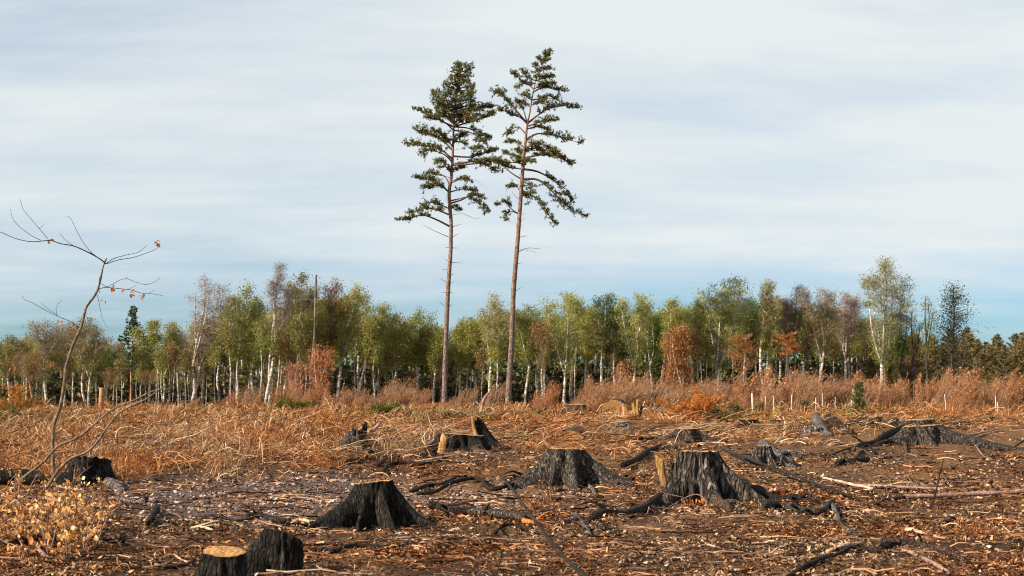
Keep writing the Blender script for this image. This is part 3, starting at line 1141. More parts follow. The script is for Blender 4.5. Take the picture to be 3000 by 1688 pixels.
def hpx(Vt, U, y):
    """height a tree of this distance needs for its top to reach photo row Vt"""
    p = P(U, Vt, y)
    return p[2] - float(gz(p[0], y))


# (base U, top U, top V, half width, distance, leaf, opts, label) in the 2576-wide view
FRONT = [
    (22, 12, 848, 46, 104, 'leaf_olive', dict(nst=4), 'olive birch at the left edge of the photograph'),
    (62, 62, 842, 36, 108, 'leaf_olive', dict(), 'low birch between the leftmost birch and the dome crowned one'),
    (115, 112, 806, 56, 100, 'leaf_olive', dict(nst=5, fork=.55, bare=.45, nleaf=3600), 'domed thin crowned birch left of the bent foreground sapling'),
    (166, 168, 818, 40, 104, 'leaf_olive', dict(bare=.3), 'pinkish olive birch just behind the bent foreground sapling'),
    (214, 212, 800, 50, 97, 'leaf_olive', dict(nst=4, fork=.35, multi=2, bare=.25), 'twin stemmed white birch right of the bent foreground sapling'),
    (262, 262, 850, 36, 110, 'leaf_brown', dict(nleaf=2600, bare=.5), 'thin low birch in the dip left of the orange trunked conifer'),
    (298, 300, 856, 30, 112, 'leaf_green', dict(nleaf=3000), 'short green birch under the dark conifer top'),
    (372, 374, 806, 42, 99, 'leaf_green', dict(nst=3), 'green birch immediately right of the dark conifer top'),
    (408, 424, 812, 42, 101, 'leaf_green', dict(bare=.25), 'green birch with pinkish twigs left of the tall purple topped birch'),
    (450, 448, 826, 26, 103, 'leaf_pink', dict(nleaf=2200, bare=.4), 'small pinkish birch leaning against the tall purple topped birch'),
    (487, 510, 694, 50, 96, 'leaf_pink', dict(nst=6, fork=.33, multi=2, cb=.40, bare=.88, nleaf=5200, lsz=.08), 'tall bare topped purple birch with several white stems'),
    (545, 560, 770, 40, 106, 'leaf_green', dict(), 'green birch filling the gap right of the bare purple birch'),
    (590, 610, 712, 58, 99, 'leaf_green', dict(nst=5, cb=.42, nleaf=8600), 'dense dark green birch with a double headed crown'),
    (640, 640, 800, 44, 97, 'leaf_green', dict(nst=4), 'lower olive green birch in front of the double headed crown'),
    (675, 695, 658, 37, 95, 'leaf_pink', dict(nst=3, fork=.42, cb=.45, bare=.9, multi=2, nleaf=4200, lsz=.08), 'tallest bare topped birch with bright white trunk left of centre'),
    (712, 745, 686, 50, 98, 'leaf_olive', dict(nst=5, lean=.07, nleaf=7600, bare=.1), 'leaning olive birch between the tallest bare birch and the dead pole'),
    (735, 782, 760, 44, 97, 'leaf_green', dict(nst=4, lean=.09, fork=.5), 'slanting forked birch in front of the dead pole'),
    (795, 842, 697, 50, 99, 'leaf_brown', dict(nst=5, lean=.08, nleaf=7600, bare=.15), 'brown tinged birch just right of the dead pole'),
    (848, 884, 712, 52, 98, 'leaf_green', dict(nst=5, lean=.06, nleaf=8800), 'bulky dark green birch at the end of the high left group'),
    (892, 955, 766, 50, 97, 'leaf_green', dict(nst=4, lean=.17, nleaf=7600), 'strongly leaning birch stepping down from the high left group'),
    (934, 992, 786, 44, 99, 'leaf_green', dict(nst=4, lean=.10, fork=.42), 'forked birch with low side branch left of the left pine'),
    (1045, 1055, 780, 40, 101, 'leaf_green', dict(nst=4, nleaf=6800), 'rounded green birch halfway between leaning birch and left pine'),
    (1090, 1092, 815, 34, 104, 'leaf_green', dict(), 'lower birch touching the left pine trunk on its left'),
    (1155, 1158, 796, 32, 101, 'leaf_green', dict(nleaf=6000), 'narrow green birch just right of the left pine trunk'),
    (1200, 1198, 800, 38, 103, 'leaf_green', dict(nleaf=6500, nst=4), 'full green birch midway between the two pines'),
    (1232, 1245, 738, 44, 98, 'leaf_light', dict(nst=4, bare=.25, fork=.4), 'pale airy topped birch left of the right pine trunk'),
    (1322, 1322, 760, 40, 101, 'leaf_green', dict(nleaf=6500), 'green birch just right of the right pine trunk'),
    (1362, 1372, 768, 40, 103, 'leaf_light', dict(nleaf=5500), 'light green birch second to the right of the right pine trunk'),
    (1418, 1425, 732, 54, 96, 'leaf_light', dict(nst=5, fork=.28, nleaf=8200), 'broad yellow green birch with low V shaped white fork'),
    (1475, 1478, 772, 34, 102, 'leaf_green', dict(), 'birch tucked between the broad yellow green one and the dark topped one'),
    (1512, 1525, 736, 44, 98, 'leaf_dark', dict(nst=4, fork=.42, nleaf=5600), 'dark topped birch with upright white limbs above a single trunk'),
    (1562, 1566, 765, 30, 103, 'leaf_dark', dict(), 'narrow dark birch left of the V forked white birch'),
    (1598, 1602, 738, 48, 96, 'leaf_light', dict(nst=4, fork=.32, nleaf=6000), 'white birch forking wide into a V right of the wood centre'),
    (1640, 1645, 790, 34, 101, 'leaf_dark', dict(), 'dark low birch behind the rusty cone shaped tree'),
    (1662, 1690, 748, 42, 99, 'leaf_green', dict(lean=.06), 'green birch rising above the rusty cone shaped tree'),
    (1744, 1748, 745, 38, 98, 'leaf_light', dict(nst=4, fork=.45), 'light green birch between rusty cone and the big domed birch'),
    (1795, 1832, 693, 66, 97, 'leaf_light', dict(nst=7, fork=.30, multi=2, nleaf=10500), 'big domed birch with a fan of white stems'),
    (1880, 1882, 738, 36, 101, 'leaf_dark', dict(nleaf=6500), 'dark green tree at the right shoulder of the big domed birch'),
    (1922, 1936, 703, 34, 97, 'leaf_green', dict(nst=4, bare=.3, multi=2), 'slim tall birch rising behind the first rusty pine'),
    (1984, 2000, 712, 34, 99, 'leaf_pink', dict(nst=4, bare=.6), 'pinkish thinning birch above the flat topped rusty pine'),
    (2056, 2064, 722, 52, 98, 'leaf_olive', dict(nst=6, fork=.35, nleaf=7000, bare=.3), 'wide olive brown birch left of the tallest right hand birch'),
    (2130, 2134, 728, 38, 104, 'leaf_pink', dict(nst=5, bare=.75), 'grey thin birch behind the shoulder of the tallest right hand birch'),
    (2212, 2228, 640, 58, 93, 'leaf_light', dict(nst=6, fork=.27, cb=.30, nleaf=9000, bare=.3, r0=.13), 'tallest right hand birch with white Y shaped trunk'),
    (2262, 2268, 770, 26, 99, 'leaf_dark', dict(bark='trunk_dark', nleaf=2200), 'small dark tree at the right foot of the tallest right hand birch'),
    (2330, 2332, 742, 30, 98, 'leaf_green', dict(bark='trunk_dark', nleaf=1300, nst=3, cb=.45), 'spindly nearly leafless tree left of the dark conical alder'),
    (2305, 2300, 775, 22, 100, 'leaf_brown', dict(bark='trunk_dark', nleaf=900, nst=2, cb=.5), 'thinnest dark stem between tall birch and spindly tree'),
]
rf = np.random.default_rng(77)
ntree = 0
for i, (ub, ut, vt, hw, y, lf, o, lab) in enumerate(FRONT):
    U, V = dn(ub), dn(vt)
    H = hpx(V, dn(ut), y)
    W = dn(hw) / F_PX * y * 1.25
    lean = o.pop('lean', None)
    top_dx = dn(ut - ub) / F_PX * y
    o.setdefault('nleaf', 6200)
    o.setdefault('cb', .49)
    nleaf = int(o.pop('nleaf') * 1.38)
    kind = 'birch_tree' if o.get('bark') != 'trunk_dark' else 'broadleaf_tree'
    t_ = make_birch(kind, H, W, 100 + i, lean=top_dx / H, leaf=lf, nleaf=nleaf, **o)
    place(t_, U, dn(1040), y)
    tag(t_, lab, 'tree', 'trees along the front of the wood')
    ntree += 1

# rusty trees in front of the wood
for (ub, vt, hw, y, mt, o, lab) in [
    (1702, 806, 50, 88, 'leaf_rust', dict(prof='cone', cb=.10, fork=.12, nst=7, nleaf=9500, lsz=.095, wind=.15, multi=2), 'rusty red cone shaped tree with white stems showing at its foot'),
    (800, 862, 44, 90, 'leaf_rust', dict(prof='dome', cb=.12, fork=.12, nst=7, nleaf=5200, lsz=.09, wind=.1), 'copper brown bushy tree at the foot of the dead pole'),
    (745, 905, 40, 93, 'leaf_rust', dict(prof='cone', cb=.15, fork=.2, nst=5, nleaf=1500, lsz=.09), 'thin orange brown sapling left of the copper brown bushy tree'),
    (1560, 905, 30, 92, 'leaf_rust', dict(prof='dome', cb=.2, fork=.2, nst=4, nleaf=1500, lsz=.09), 'dull red sapling left of the V forked white birch'),
    (80, 885, 42, 84, 'leaf_brown', dict(prof='cone', cb=.25, fork=.6, nst=2, nleaf=1700, lsz=.08, bark='trunk_orange'), 'brown withered sapling on the far left behind the bracken'),
]:
    H = hpx(dn(vt), dn(ub), y)
    t_ = make_birch('rust_tree', H, dn(hw) / F_PX * y, int(ub), leaf=mt, **o)
    place(t_, dn(ub), dn(1040), y)
    tag(t_, lab, 'tree', 'withered trees before the wood')


# the understorey row behind: shared meshes, each its own thing
protos = []
for i, (lf, bark, bare, nl) in enumerate([('leaf_green', 'birch_bark', 0, 5200), ('leaf_dark', 'birch_shaded', 0, 5600), ('leaf_olive', 'birch_bark', .2, 4300),
                                    ('leaf_green', 'birch_shaded', 0, 5600), ('leaf_dark', 'birch_shaded', 0, 5000), ('leaf_olive', 'birch_shaded', .3, 3600), ('leaf_light', 'birch_bark', 0, 4500)]):
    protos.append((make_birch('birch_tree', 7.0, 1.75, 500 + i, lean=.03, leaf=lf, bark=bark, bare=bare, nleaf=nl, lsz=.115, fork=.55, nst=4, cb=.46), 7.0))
SKX = np.array([-200, 0, 110, 210, 300, 340, 420, 470, 505, 610, 690, 745, 840, 885, 955, 1010, 1055, 1100, 1160, 1245, 1300, 1425, 1525, 1600, 1690, 1750, 1830, 1885, 1935, 2000, 2065, 2135, 2225, 2290, 2400, 2576, 2800])
SKV = np.array([850, 860, 830, 820, 860, 880, 830, 850, 800, 770, 790, 760, 750, 770, 800, 830, 815, 830, 805, 775, 780, 765, 770, 775, 780, 770, 750, 755, 765, 760, 765, 780, 800, 860, 870, 860, 860]) - 16
rb = np.random.default_rng(31)
back_lab = 'slim birch deep in the wood behind the front row of trees'
used = set()
k = 0
for row, (yy, n_) in enumerate([(107, 46), (114, 44), (122, 40)]):
    for j in range(n_):
        u = -120 + 2500 * (j + rb.uniform(.1, .9)) / n_
        if u > 2300: continue
        # a thinner stretch of wood lets the sky through on the left
        if 250 < u < 480 and rb.random() < (.35, .6, .75)[row]: continue
        if u < 60 and rb.random() < .4: continue
        y = yy + rb.uniform(-3, 3)
        v = np.interp(u, SKX, SKV) + 12 + row * 6 + rb.uniform(-6, 34)
        H = hpx(dn(v), dn(u), y)
        pi_ = int(rb.integers(0, len(protos)))
        pr, hp = protos[pi_]
        if pi_ in used:
            t_ = copy_tree(pr)
        else:
            t_ = pr; used.add(pi_)
        s_ = H / hp
        place(t_, dn(u), dn(1040), y, rb.uniform(0, 6.28), s_)
        w_ = rb.uniform(.85, 1.25)
        t_.scale = (s_ * w_, s_ * w_, s_)
        tag(t_, back_lab, 'tree', 'birches deep in the wood')
for i, (pr, hp) in enumerate(protos):
    if i not in used:
        for ch in list(pr.children_recursive): bpy.data.objects.remove(ch)
        bpy.data.objects.remove(pr)

# thin white and dark poles of young trees in the front of the wood: trunk + sparse crown, small
poles = []
for i in range(4):
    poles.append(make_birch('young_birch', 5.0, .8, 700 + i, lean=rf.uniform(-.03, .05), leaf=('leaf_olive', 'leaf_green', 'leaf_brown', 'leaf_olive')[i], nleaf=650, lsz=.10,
                            fork=.66, nst=2, cb=.66, bark=('birch_bark', 'birch_bark', 'birch_shaded', 'birch_bark')[i], r0=.042))
first = [True] * 4
pol = []
for j in range(92):
    u = rb.uniform(-40, 2260) if j > 26 else rb.uniform(380, 1000)
    y = rb.uniform(93, 104)
    v = np.interp(u, SKX, SKV) + rb.uniform(40, 120)
    H = hpx(dn(v), dn(u), y)
    i = int(rb.integers(0, 4))
    t_ = poles[i] if first[i] else copy_tree(poles[i])
    first[i] = False
    s_ = H / 5.0
    place(t_, dn(u), dn(1040), y, rb.uniform(0, 6.28), s_)
    tag(t_, 'slender young birch pole standing between the bigger front trees', 'tree', 'young birch poles at the wood edge')
    pol.append((u, t_, 'slender'))
locate(pol, 'young birch pole')


# conifers -------------------------------------------------------------
def make_conifer(name, H, W, seed, cb=.1, needles='needle_dark', bark='trunk_dark', step=.28, droop=-.12, tl=.22, tw=.05, r0=None, shape=1.0, kk=3, dens=1.0, twigs='twig_brown', br=1.0):
    bw = br
    rs = np.random.default_rng(seed)
    root = bpy.data.objects.new(name, None)
    C.objects.link(root)
    r0 = r0 or .03 + H * .011
    tk, br, lf = MB(), MB(), MB()
    p = crom([(0, 0, -.2), (rs.normal(0, .05), 0, H * .4), (rs.normal(0, .06), 0, H * .8), (0, 0, H)], 14)
    tk.tubes(p[None], np.linspace(r0, .012, 14)[None], 7)
    z = cb * H
    S_, E_ = [], []
    while z < H * .985:
        rel = (z - cb * H) / (H - cb * H)
        w = W * (1 - rel) ** shape * min(1, .5 + rel * 4) + .05
        for _ in range(5):
            a = rs.uniform(0, 2 * PI)
            l = w * rs.uniform(.65, 1.08)
            x0 = np.interp(z, p[:, 2], p[:, 0])
            S_.append((x0, 0, z))
            E_.append((x0 + math.cos(a) * l, math.sin(a) * l, z + droop * l + rel * l * .5 + .05))
        z += step * (1 - .5 * rel)
    S_, E_ = np.array(S_), np.array(E_)
    mid = (S_ + E_) / 2 - np.array([0, 0, .06]) * np.linalg.norm(E_ - S_, axis=1, keepdims=True)
    br.tubes(np.stack([S_, mid, E_], 1), np.tile([.02 * bw, .013 * bw, .006 * bw], (len(S_), 1)), 3, False)
    ln = np.linalg.norm(E_ - S_, axis=1)
    for s_, m_, e_, l in zip(S_, mid, E_, ln):
        n = max(4, int(l * 26 * dens))
        t = rs.uniform(.12, 1.03, (n, 1))
        c = (1 - t) ** 2 * s_ + 2 * t * (1 - t) * m_ + t * t * e_
        d = nrm(e_ - s_)
        side = nrm(np.cross(d, (0, 0, 1)))
        wd = rs.uniform(-1, 1, (n, 1)) * .28 * l * (1.15 - t)
        c = c + side * wd
        tuft_quads(lf, c, nrm(d + side * np.sign(wd) * .7 + np.array([0, 0, .12])), rs, tl, tw, kk)
    build(tk, 'trunk', M[bark], root, smooth=True)
    build(br, 'branches', M[twigs], root)
    build(lf, 'crown', M[needles], root)
    return root


y = 104
H = hpx(dn(770), dn(338), y)
t_ = make_conifer('conifer_tree', H, 1.55, 41, cb=.44, needles='needle_dark', bark='trunk_orange', shape=.95, tl=.22, tw=.04, r0=.10, dens=.7)
place(t_, dn(330), dn(1040), y)
tag(t_, 'dark green pointed conifer with orange trunk poking above the birches on the left', 'tree')
y = 94
H = hpx(dn(716), dn(2405), y)
t_ = make_birch('alder_tree', H, dn(150) / F_PX * y, 43, fork=.2, nst=1, cb=.22, prof='cone', leaf='leaf_alder', nleaf=5200, lsz=.085, wind=.04, r0=.12, bark='trunk_dark')
place(t_, dn(2398), dn(1040), y)
tag(t_, 'dark conical alder standing clear above the low thicket', 'tree')
# flat topped rusty pines
for (ub, vt, vb, hw, y, lab) in [(1870, 850, 905, 50, 88, 'rusty dead pine right of the big domed birch, with loose ragged crown'),
                                 (1978, 844, 880, 46, 87, 'rusty dead pine with a flat table shaped bright orange top')]:
    H = hpx(dn(vt), dn(ub), y)
    W = dn(hw) / F_PX * y
    t_ = make_conifer('dead_pine', H, W, int(ub), cb=(.74 if ub > 1900 else .55), needles='leaf_rust', bark='pine_deadwood', shape=.3, tl=.17, tw=.022, droop=.14, kk=3, dens=(1.0 if ub > 1900 else .55), step=.2)
    place(t_, dn(ub), dn(1040), y)
    tag(t_, lab, 'tree', 'withered pines before the wood')
# small spruce seedlings in the scrub
for (ub, vt, vb, hw, y, nd, lab) in [(2162, 966, 1042, 21, 42, 'needle', 'young green spruce standing in front of the tallest right hand birch'),
                                     (2032, 1012, 1042, 10, 45, 'needle', 'tiny green spruce among the white posts'),
                                     (1915, 1020, 1045, 13, 40, 'needle', 'tiny spruce beside the heap of orange brash'),
                                     (2450, 940, 1035, 22, 60, 'grass_green', 'small yellow larch sapling in the rusty scrub on the right')]:
    p0 = P(dn(ub), dn(vt), y)
    H = p0[2] - float(gz(p0[0], y))
    t_ = make_conifer('spruce_sapling' if nd == 'needle' else 'larch_sapling', H, dn(hw) / F_PX * y, int(ub), cb=.03, needles=nd, step=.09, tl=.11, tw=.016, droop=.1, r0=.03, dens=2.2)
    place(t_, dn(ub), dn(vb), y)
    tag(t_, lab, 'sapling')

# far low conifer thicket on the right and behind everything
rt = np.random.default_rng(91)
cprot = [make_conifer('thicket_tree', 5.0, 1.7, 60 + i, cb=.05, needles='needle_far', shape=.9, tl=.20, tw=.034, step=.36, kk=4, droop=.18) for i in range(4)]
first = [True] * 4
pol = []
for row in range(3):
    for j in range(17):
        u = 2180 + (j + rt.uniform(.1, .9)) * 30
        y = 106 + row * 7 + rt.uniform(-2, 2)
        v = 868 - row * 6 + rt.uniform(-34, 40) + (-12 if u > 2480 else 0)
        H = hpx(dn(v), dn(u), y)
        i = int(rt.integers(0, 4))
        t_ = cprot[i] if first[i] else copy_tree(cprot[i])
        first[i] = False
        s_ = H / 5.0
        place(t_, dn(u), dn(1040), y, rt.uniform(0, 6.28), s_)
        t_.scale = (s_ * 1.1, s_ * 1.1, s_)
        tag(t_, 'brownish bushy conifer in the low thicket on the right behind the alder', 'tree', 'conifers of the low thicket')
        pol.append((u, t_, ('brownish', 'brownish rear', 'farthest brownish')[row]))
locate(pol, 'bushy thicket conifer')

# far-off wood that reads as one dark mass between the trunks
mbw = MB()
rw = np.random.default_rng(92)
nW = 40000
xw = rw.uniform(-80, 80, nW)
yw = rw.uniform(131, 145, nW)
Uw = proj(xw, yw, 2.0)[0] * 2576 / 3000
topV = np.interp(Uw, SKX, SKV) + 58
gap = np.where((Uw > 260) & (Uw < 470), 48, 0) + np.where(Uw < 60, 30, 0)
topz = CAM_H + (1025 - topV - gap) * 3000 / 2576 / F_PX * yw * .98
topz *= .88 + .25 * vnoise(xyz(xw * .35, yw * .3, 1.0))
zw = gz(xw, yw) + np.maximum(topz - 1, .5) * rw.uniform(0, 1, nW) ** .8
pw = np.stack([xw, yw, zw], -1) + rw.normal(0, .2, (nW, 3))
aw = nrm(rw.normal(0, 1, pw.shape)); bw = nrm(np.cross(aw, rw.normal(0, 1, pw.shape)))
szw = rw.uniform(.18, .42, (nW, 1))
mbw.quads(pw, aw * szw, bw * szw * .7, .1)
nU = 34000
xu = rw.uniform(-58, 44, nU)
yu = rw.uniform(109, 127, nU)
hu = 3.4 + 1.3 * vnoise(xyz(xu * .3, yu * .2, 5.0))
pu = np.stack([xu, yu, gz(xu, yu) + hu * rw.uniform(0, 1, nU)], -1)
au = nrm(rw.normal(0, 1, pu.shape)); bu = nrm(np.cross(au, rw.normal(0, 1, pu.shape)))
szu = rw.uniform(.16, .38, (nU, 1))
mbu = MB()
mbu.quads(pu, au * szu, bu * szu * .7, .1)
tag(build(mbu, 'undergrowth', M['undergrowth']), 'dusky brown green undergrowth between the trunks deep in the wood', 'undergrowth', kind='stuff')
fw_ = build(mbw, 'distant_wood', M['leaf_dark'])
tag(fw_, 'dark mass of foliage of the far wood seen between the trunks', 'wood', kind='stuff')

# dead pole (snag) in the wood and the short broken trunk on the left
def snag(name, pxs, y, r0, r1, mt, lab, cat='dead tree', stubs=(), sides=8):
    pts = [P(u, v, y) for u, v in pxs]
    base = pts[0].copy(); base[2] = float(gz(base[0], y))
    pts[0] = base - np.array([0, 0, .2])
    root = thing(name, lab, cat, base)
    m_ = MB()
    path = crom(pts, 24)
    rr_ = np.linspace(r0, r1, 24)[:, None] * (1 + .10 * vnoise(np.stack(np.broadcast_arrays(np.arange(24)[:, None] * .8, np.arange(sides)[None] * .9, 0.), -1)))
    m_.tubes(path[None], rr_[None], sides)
    build(m_, 'trunk', M[mt], root, smooth=True)
    if stubs:
        m2 = MB()
        for (a, b, r) in stubs:
            s0, s1 = P(*a, y), P(*b, y - .15)
            m2.tubes(np.stack([s0, (s0 + s1) / 2 + np.array([0, 0, .03]), s1])[None], np.array([[r, r * .8, r * .5]]), 4)
        build(m2, 'broken_branch', M[mt], root)
    return root


snag('dead_tree', [(905, 1200), (913, 1090), (921, 1000), (924, 900), (926, 805)], 94, .14, .055, 'snag_bark', 'tall branchless dead pole rising among the birches',
     stubs=[((926, 812), (931, 806), .04), ((922, 930), (934, 915), .03), ((920, 1000), (907, 985), .03)])
snag('broken_trunk', [(296, 1236), (297, 1180), (299, 1136)], 47, .10, .085, 'trunk_orange', 'short snapped off brown trunk standing behind the bracken on the left')
snag('leaning_pole', [(C_[0], C_[1]) for C_ in [q('C', 815, 180), q('C', 850, 70), q('C', 893, 2)]], 40, .055, .03, 'stick_pink', 'pale leaning pole right of the left pine foot', 'pole')

# ------------------------------------------------------------------ scrub in front of the wood
def make_shrub(name, H, W, seed, leaf, nst=26, nleaf=1500, lsz=.075, wind=.35, bark='twig_brown', spread=.5):
    rs = np.random.default_rng(seed)
    root = bpy.data.objects.new(name, None)
    C.objects.link(root)
    a = rs.uniform(0, 2 * PI, nst)
    r = np.sqrt(rs.uniform(0, 1, nst)) * W * spread
    st = np.stack([np.cos(a) * r, np.sin(a) * r, np.full(nst, -.1)], -1)
    h = H * rs.uniform(.55, 1.0, nst)
    e = st + np.stack([np.cos(a) * W * .4 * rs.uniform(.2, 1, nst) + wind * h * .6, np.sin(a) * W * .35, h], -1)
    m_ = (st + e) / 2 + np.stack([-wind * h * .15, 0 * h, h * .08], -1) + rs.normal(0, .05, (nst, 3))
    t = np.linspace(0, 1, 5)[None, :, None]
    cur = (1 - t) ** 2 * st[:, None] + 2 * t * (1 - t) * m_[:, None] + t * t * e[:, None]
    br, lf = MB(), MB()
    br.tubes(cur, np.tile(np.linspace(.016, .004, 5), (nst, 1)), 3, False)
    k = rs.integers(0, nst, nleaf)
    tt = rs.uniform(.18, 1.02, (nleaf, 1))
    c = (1 - tt) ** 2 * st[k] + 2 * tt * (1 - tt) * m_[k] + tt * tt * e[k]
    c = c + rs.normal(0, .055 + .035 * W, (nleaf, 3)) * np.array([1, 1, .8])
    c[:, 2] = np.maximum(c[:, 2], .02)
    nt_ = nleaf // 4
    aa = nrm(rs.normal(0, 1, (nleaf, 3)) + np.array([.5, 0, .2]))
    bb = nrm(np.cross(aa, rs.normal(0, 1, (nleaf, 3))))
    sz = lsz * rs.uniform(.5, 1.2, (nleaf, 1))
    lf.quads(c, aa * sz * .6, bb * sz * .42, .15)
    # twiggy haze
    d = nrm(np.array([wind * 1.2, 0, .8]) + rs.normal(0, .35, (nt_, 3)))
    s_ = nrm(np.cross(d, rs.normal(0, 1, (nt_, 3))))
    br.quads(c[:nt_], d * rs.uniform(.10, .30, (nt_, 1)), s_ * .008)
    build(br, 'stems', M[bark], root)
    build(lf, 'foliage', M[leaf], root)
    return root


SHK = [('leaf_scrub', 'orange leaved'), ('leaf_scrub', 'slim orange'), ('leaf_rust', 'rust leaved'), ('brush_red', 'bare twiggy'), ('leaf_scrub', 'pale orange'), ('leaf_rust', 'thin leaved')]
shp = [make_shrub('scrub_bush', 1.6, (.8, .55, .6, .7, .5, .65)[i], 800 + i, SHK[i][0], lsz=.06, wind=(.4, .25, .5, .55, .3, .45)[i], nst=(24, 34, 20, 60, 30, 26)[i], nleaf=(1500, 1100, 1900, 1100, 1400, 1300)[i]) for i in range(6)]
first = [True] * 6
pol = []
rh = np.random.default_rng(55)
SHX = np.array([0, 300, 560, 760, 900, 1000, 1100, 1250, 1400, 1550, 1650, 1800, 1900, 2000, 2100, 2200, 2350, 2450, 2576])
SHV = np.array([1030, 1025, 985, 960, 985, 965, 975, 975, 950, 950, 955, 950, 940, 935, 935, 945, 945, 930, 925])
for j in range(215):
    u = rh.uniform(520, 2600) if j < 190 else rh.uniform(0, 520)
    y = rh.uniform(52, 90)
    v = np.interp(u, SHX, SHV) + (-30 + 95 * rh.uniform(0, 1) ** .7)
    H = hpx(dn(v), dn(u), y)
    if H < .35: continue
    i = int(rh.integers(0, 6))
    t_ = shp[i] if first[i] else copy_tree(shp[i])
    first[i] = False
    s_ = H / 1.6
    place(t_, dn(u), dn(1030), y, rh.uniform(-.5, .5), s_)
    w_ = rh.uniform(.75, 1.3) * min(1.0, max(.6, 1.3 / max(s_, .3)))
    t_.scale = (s_ * w_, s_ * w_, s_)
    tag(t_, 'windswept ' + SHK[i][1] + ' bush in the scrub at the foot of the wood', 'bush', 'bushes of the scrub before the wood')
    pol.append((u, t_, SHK[i][1]))
locate(pol, 'scrub bush')
# dark wind-combed broom bushes
for k_, (ub, vt, hw, y, lab) in enumerate([(990, 968, 44, 56, 'dark brown combed over broom bush left of the left pine'), (1575, 955, 46, 52, 'dark brown broom bush behind the golden log end'),
                           (1640, 950, 46, 54, 'larger brown windswept broom bush right of the golden log end'), (2105, 950, 40, 58, 'dark windswept broom bush behind the white posts'),
                           (1700, 975, 36, 50, 'low brown broom bush before the rusty cone shaped tree')]):
    H = hpx(dn(vt), dn(ub), y)
    t_ = make_shrub('broom_bush', H, dn(hw) / F_PX * y * 1.3, 900 + k_, 'brush_red', nst=150, nleaf=2600, lsz=.05, wind=.55, bark='twig_brown', spread=.45)
    place(t_, dn(ub) - 14, dn(1030), y)
    tag(t_, lab, 'bush')

# white posts / tree guards
rp = np.random.default_rng(3)
plab = ['first', 'second', 'third', 'fourth', 'fifth', 'sixth', 'seventh', 'eighth', 'ninth', 'tenth', 'eleventh', 'twelfth']
for i, (x_, a_, b_, w_, lb) in enumerate([(140, 1190, 1262, 12, 'broad white tree guard at the left end of the row of white posts'), (245, 1215, 1312, 4, 'thin white post next to the broad white tree guard'), (305, 1210, 1302, 5, 'white post third from the broad white guard'),
                                   (447, 1205, 1292, 5, 'white post standing among rust leaves left of the two tall posts'), (632, 1225, 1342, 5, 'shorter of the two white posts left of the dark upturned lump'),
                                   (682, 1190, 1332, 5, 'taller of the two white posts left of the dark upturned lump'), (783, 1218, 1288, 4, 'white post behind the dark upturned lump'),
                                   (920, 1160, 1310, 6, 'tallest white post left of the young spruce'), (908, 1245, 1335, 5, 'short white post leaning on the tallest one'), (1627, 1200, 1290, 5, 'lone grey white post right of the alder foot'),
                                   (2018, 1210, 1282, 6, 'white post near the right edge'), (2033, 1262, 1302, 6, 'short white peg beside the right edge post')]):
    u, v0 = q('H', x_, a_)
    _, v1 = q('H', x_, b_)
    g_ = G(u, max(v1, 1203))
    y = min(max(g_[1], 29), 43)
    t0 = P(u, v0, y)
    b0 = t0.copy(); b0[2] = float(gz(b0[0], y)) - .1; b0[0] += rp.normal(0, .015)
    m_ = MB()
    r_ = max(w_, 3.6) / 2.634 / F_PX * y * .62
    m_.tubes(np.stack([b0, (b0 + t0) / 2, t0 - [0, 0, .01], t0])[None], np.array([[r_, r_, r_, r_ * .7]]), 8)
    tag(build(m_, 'tree_guard' if w_ > 8 else 'post', M['white_post'], loc=tuple(b0)), lb, 'tree guard' if w_ > 8 else 'post', 'white posts in the scrub')


# ------------------------------------------------------------------ stumps
def px2m(px, y): return px / F_PX * y


def root_tube(mb_, pts3, r0, r1, sides=9, n=26, seed=0, wig=.18):
    rs = np.random.default_rng(seed)
    p = crom(pts3, n)
    r = np.linspace(r0, r1, n)
    p = p + (fbm(p * 5 + seed, 2)[:, None] * np.array([1, 1, .5]) * r[:, None] * .35)
    if r0 > .012 and len(pts3) > 2:
        for _ in range(int(rs.integers(1, 4))):
            i = int(rs.integers(n // 4, n - 4))
            tg = nrm(p[i + 1] - p[i])
            sd_ = nrm(np.cross(tg, (0, 0, 1))) * rs.choice([-1, 1])
            l = min(.42, r[i] * rs.uniform(5, 16))
            e = p[i] + tg * l * .8 + sd_ * l * rs.uniform(.3, .9) + np.array([0, 0, rs.uniform(-.25, .35) * l])
            m2 = (p[i] + e) / 2 + np.array([0, 0, .10 * l]) + rs.normal(0, .08, 3) * l
            b_ = crom([p[i], m2, e], 8)
            mb_.tubes(b_[None], np.linspace(r[i] * .55, r[i] * .16, 8)[None], 6)
    R = r[:, None] * (1 + wig * fbm(np.stack(np.broadcast_arrays(np.arange(n)[:, None] * .35 + seed, np.cos(np.arange(sides) * 2 * PI / sides)[None] * 1.2, np.sin(np.arange(sides) * 2 * PI / sides)[None] * 1.2), -1), 3))
    mb_.tubes(p[None], R[None], sides)


def gpts(reg, pts, r=0.0, bury=.35):
    """photo pixels -> points lying on the ground"""
    o = []
    for p in pts:
        u, v = q(reg, *p) if reg else p
        g = G(u, v)
        g[2] += r * (1 - bury)
        o.append(g)
    return o


STUMPS = []


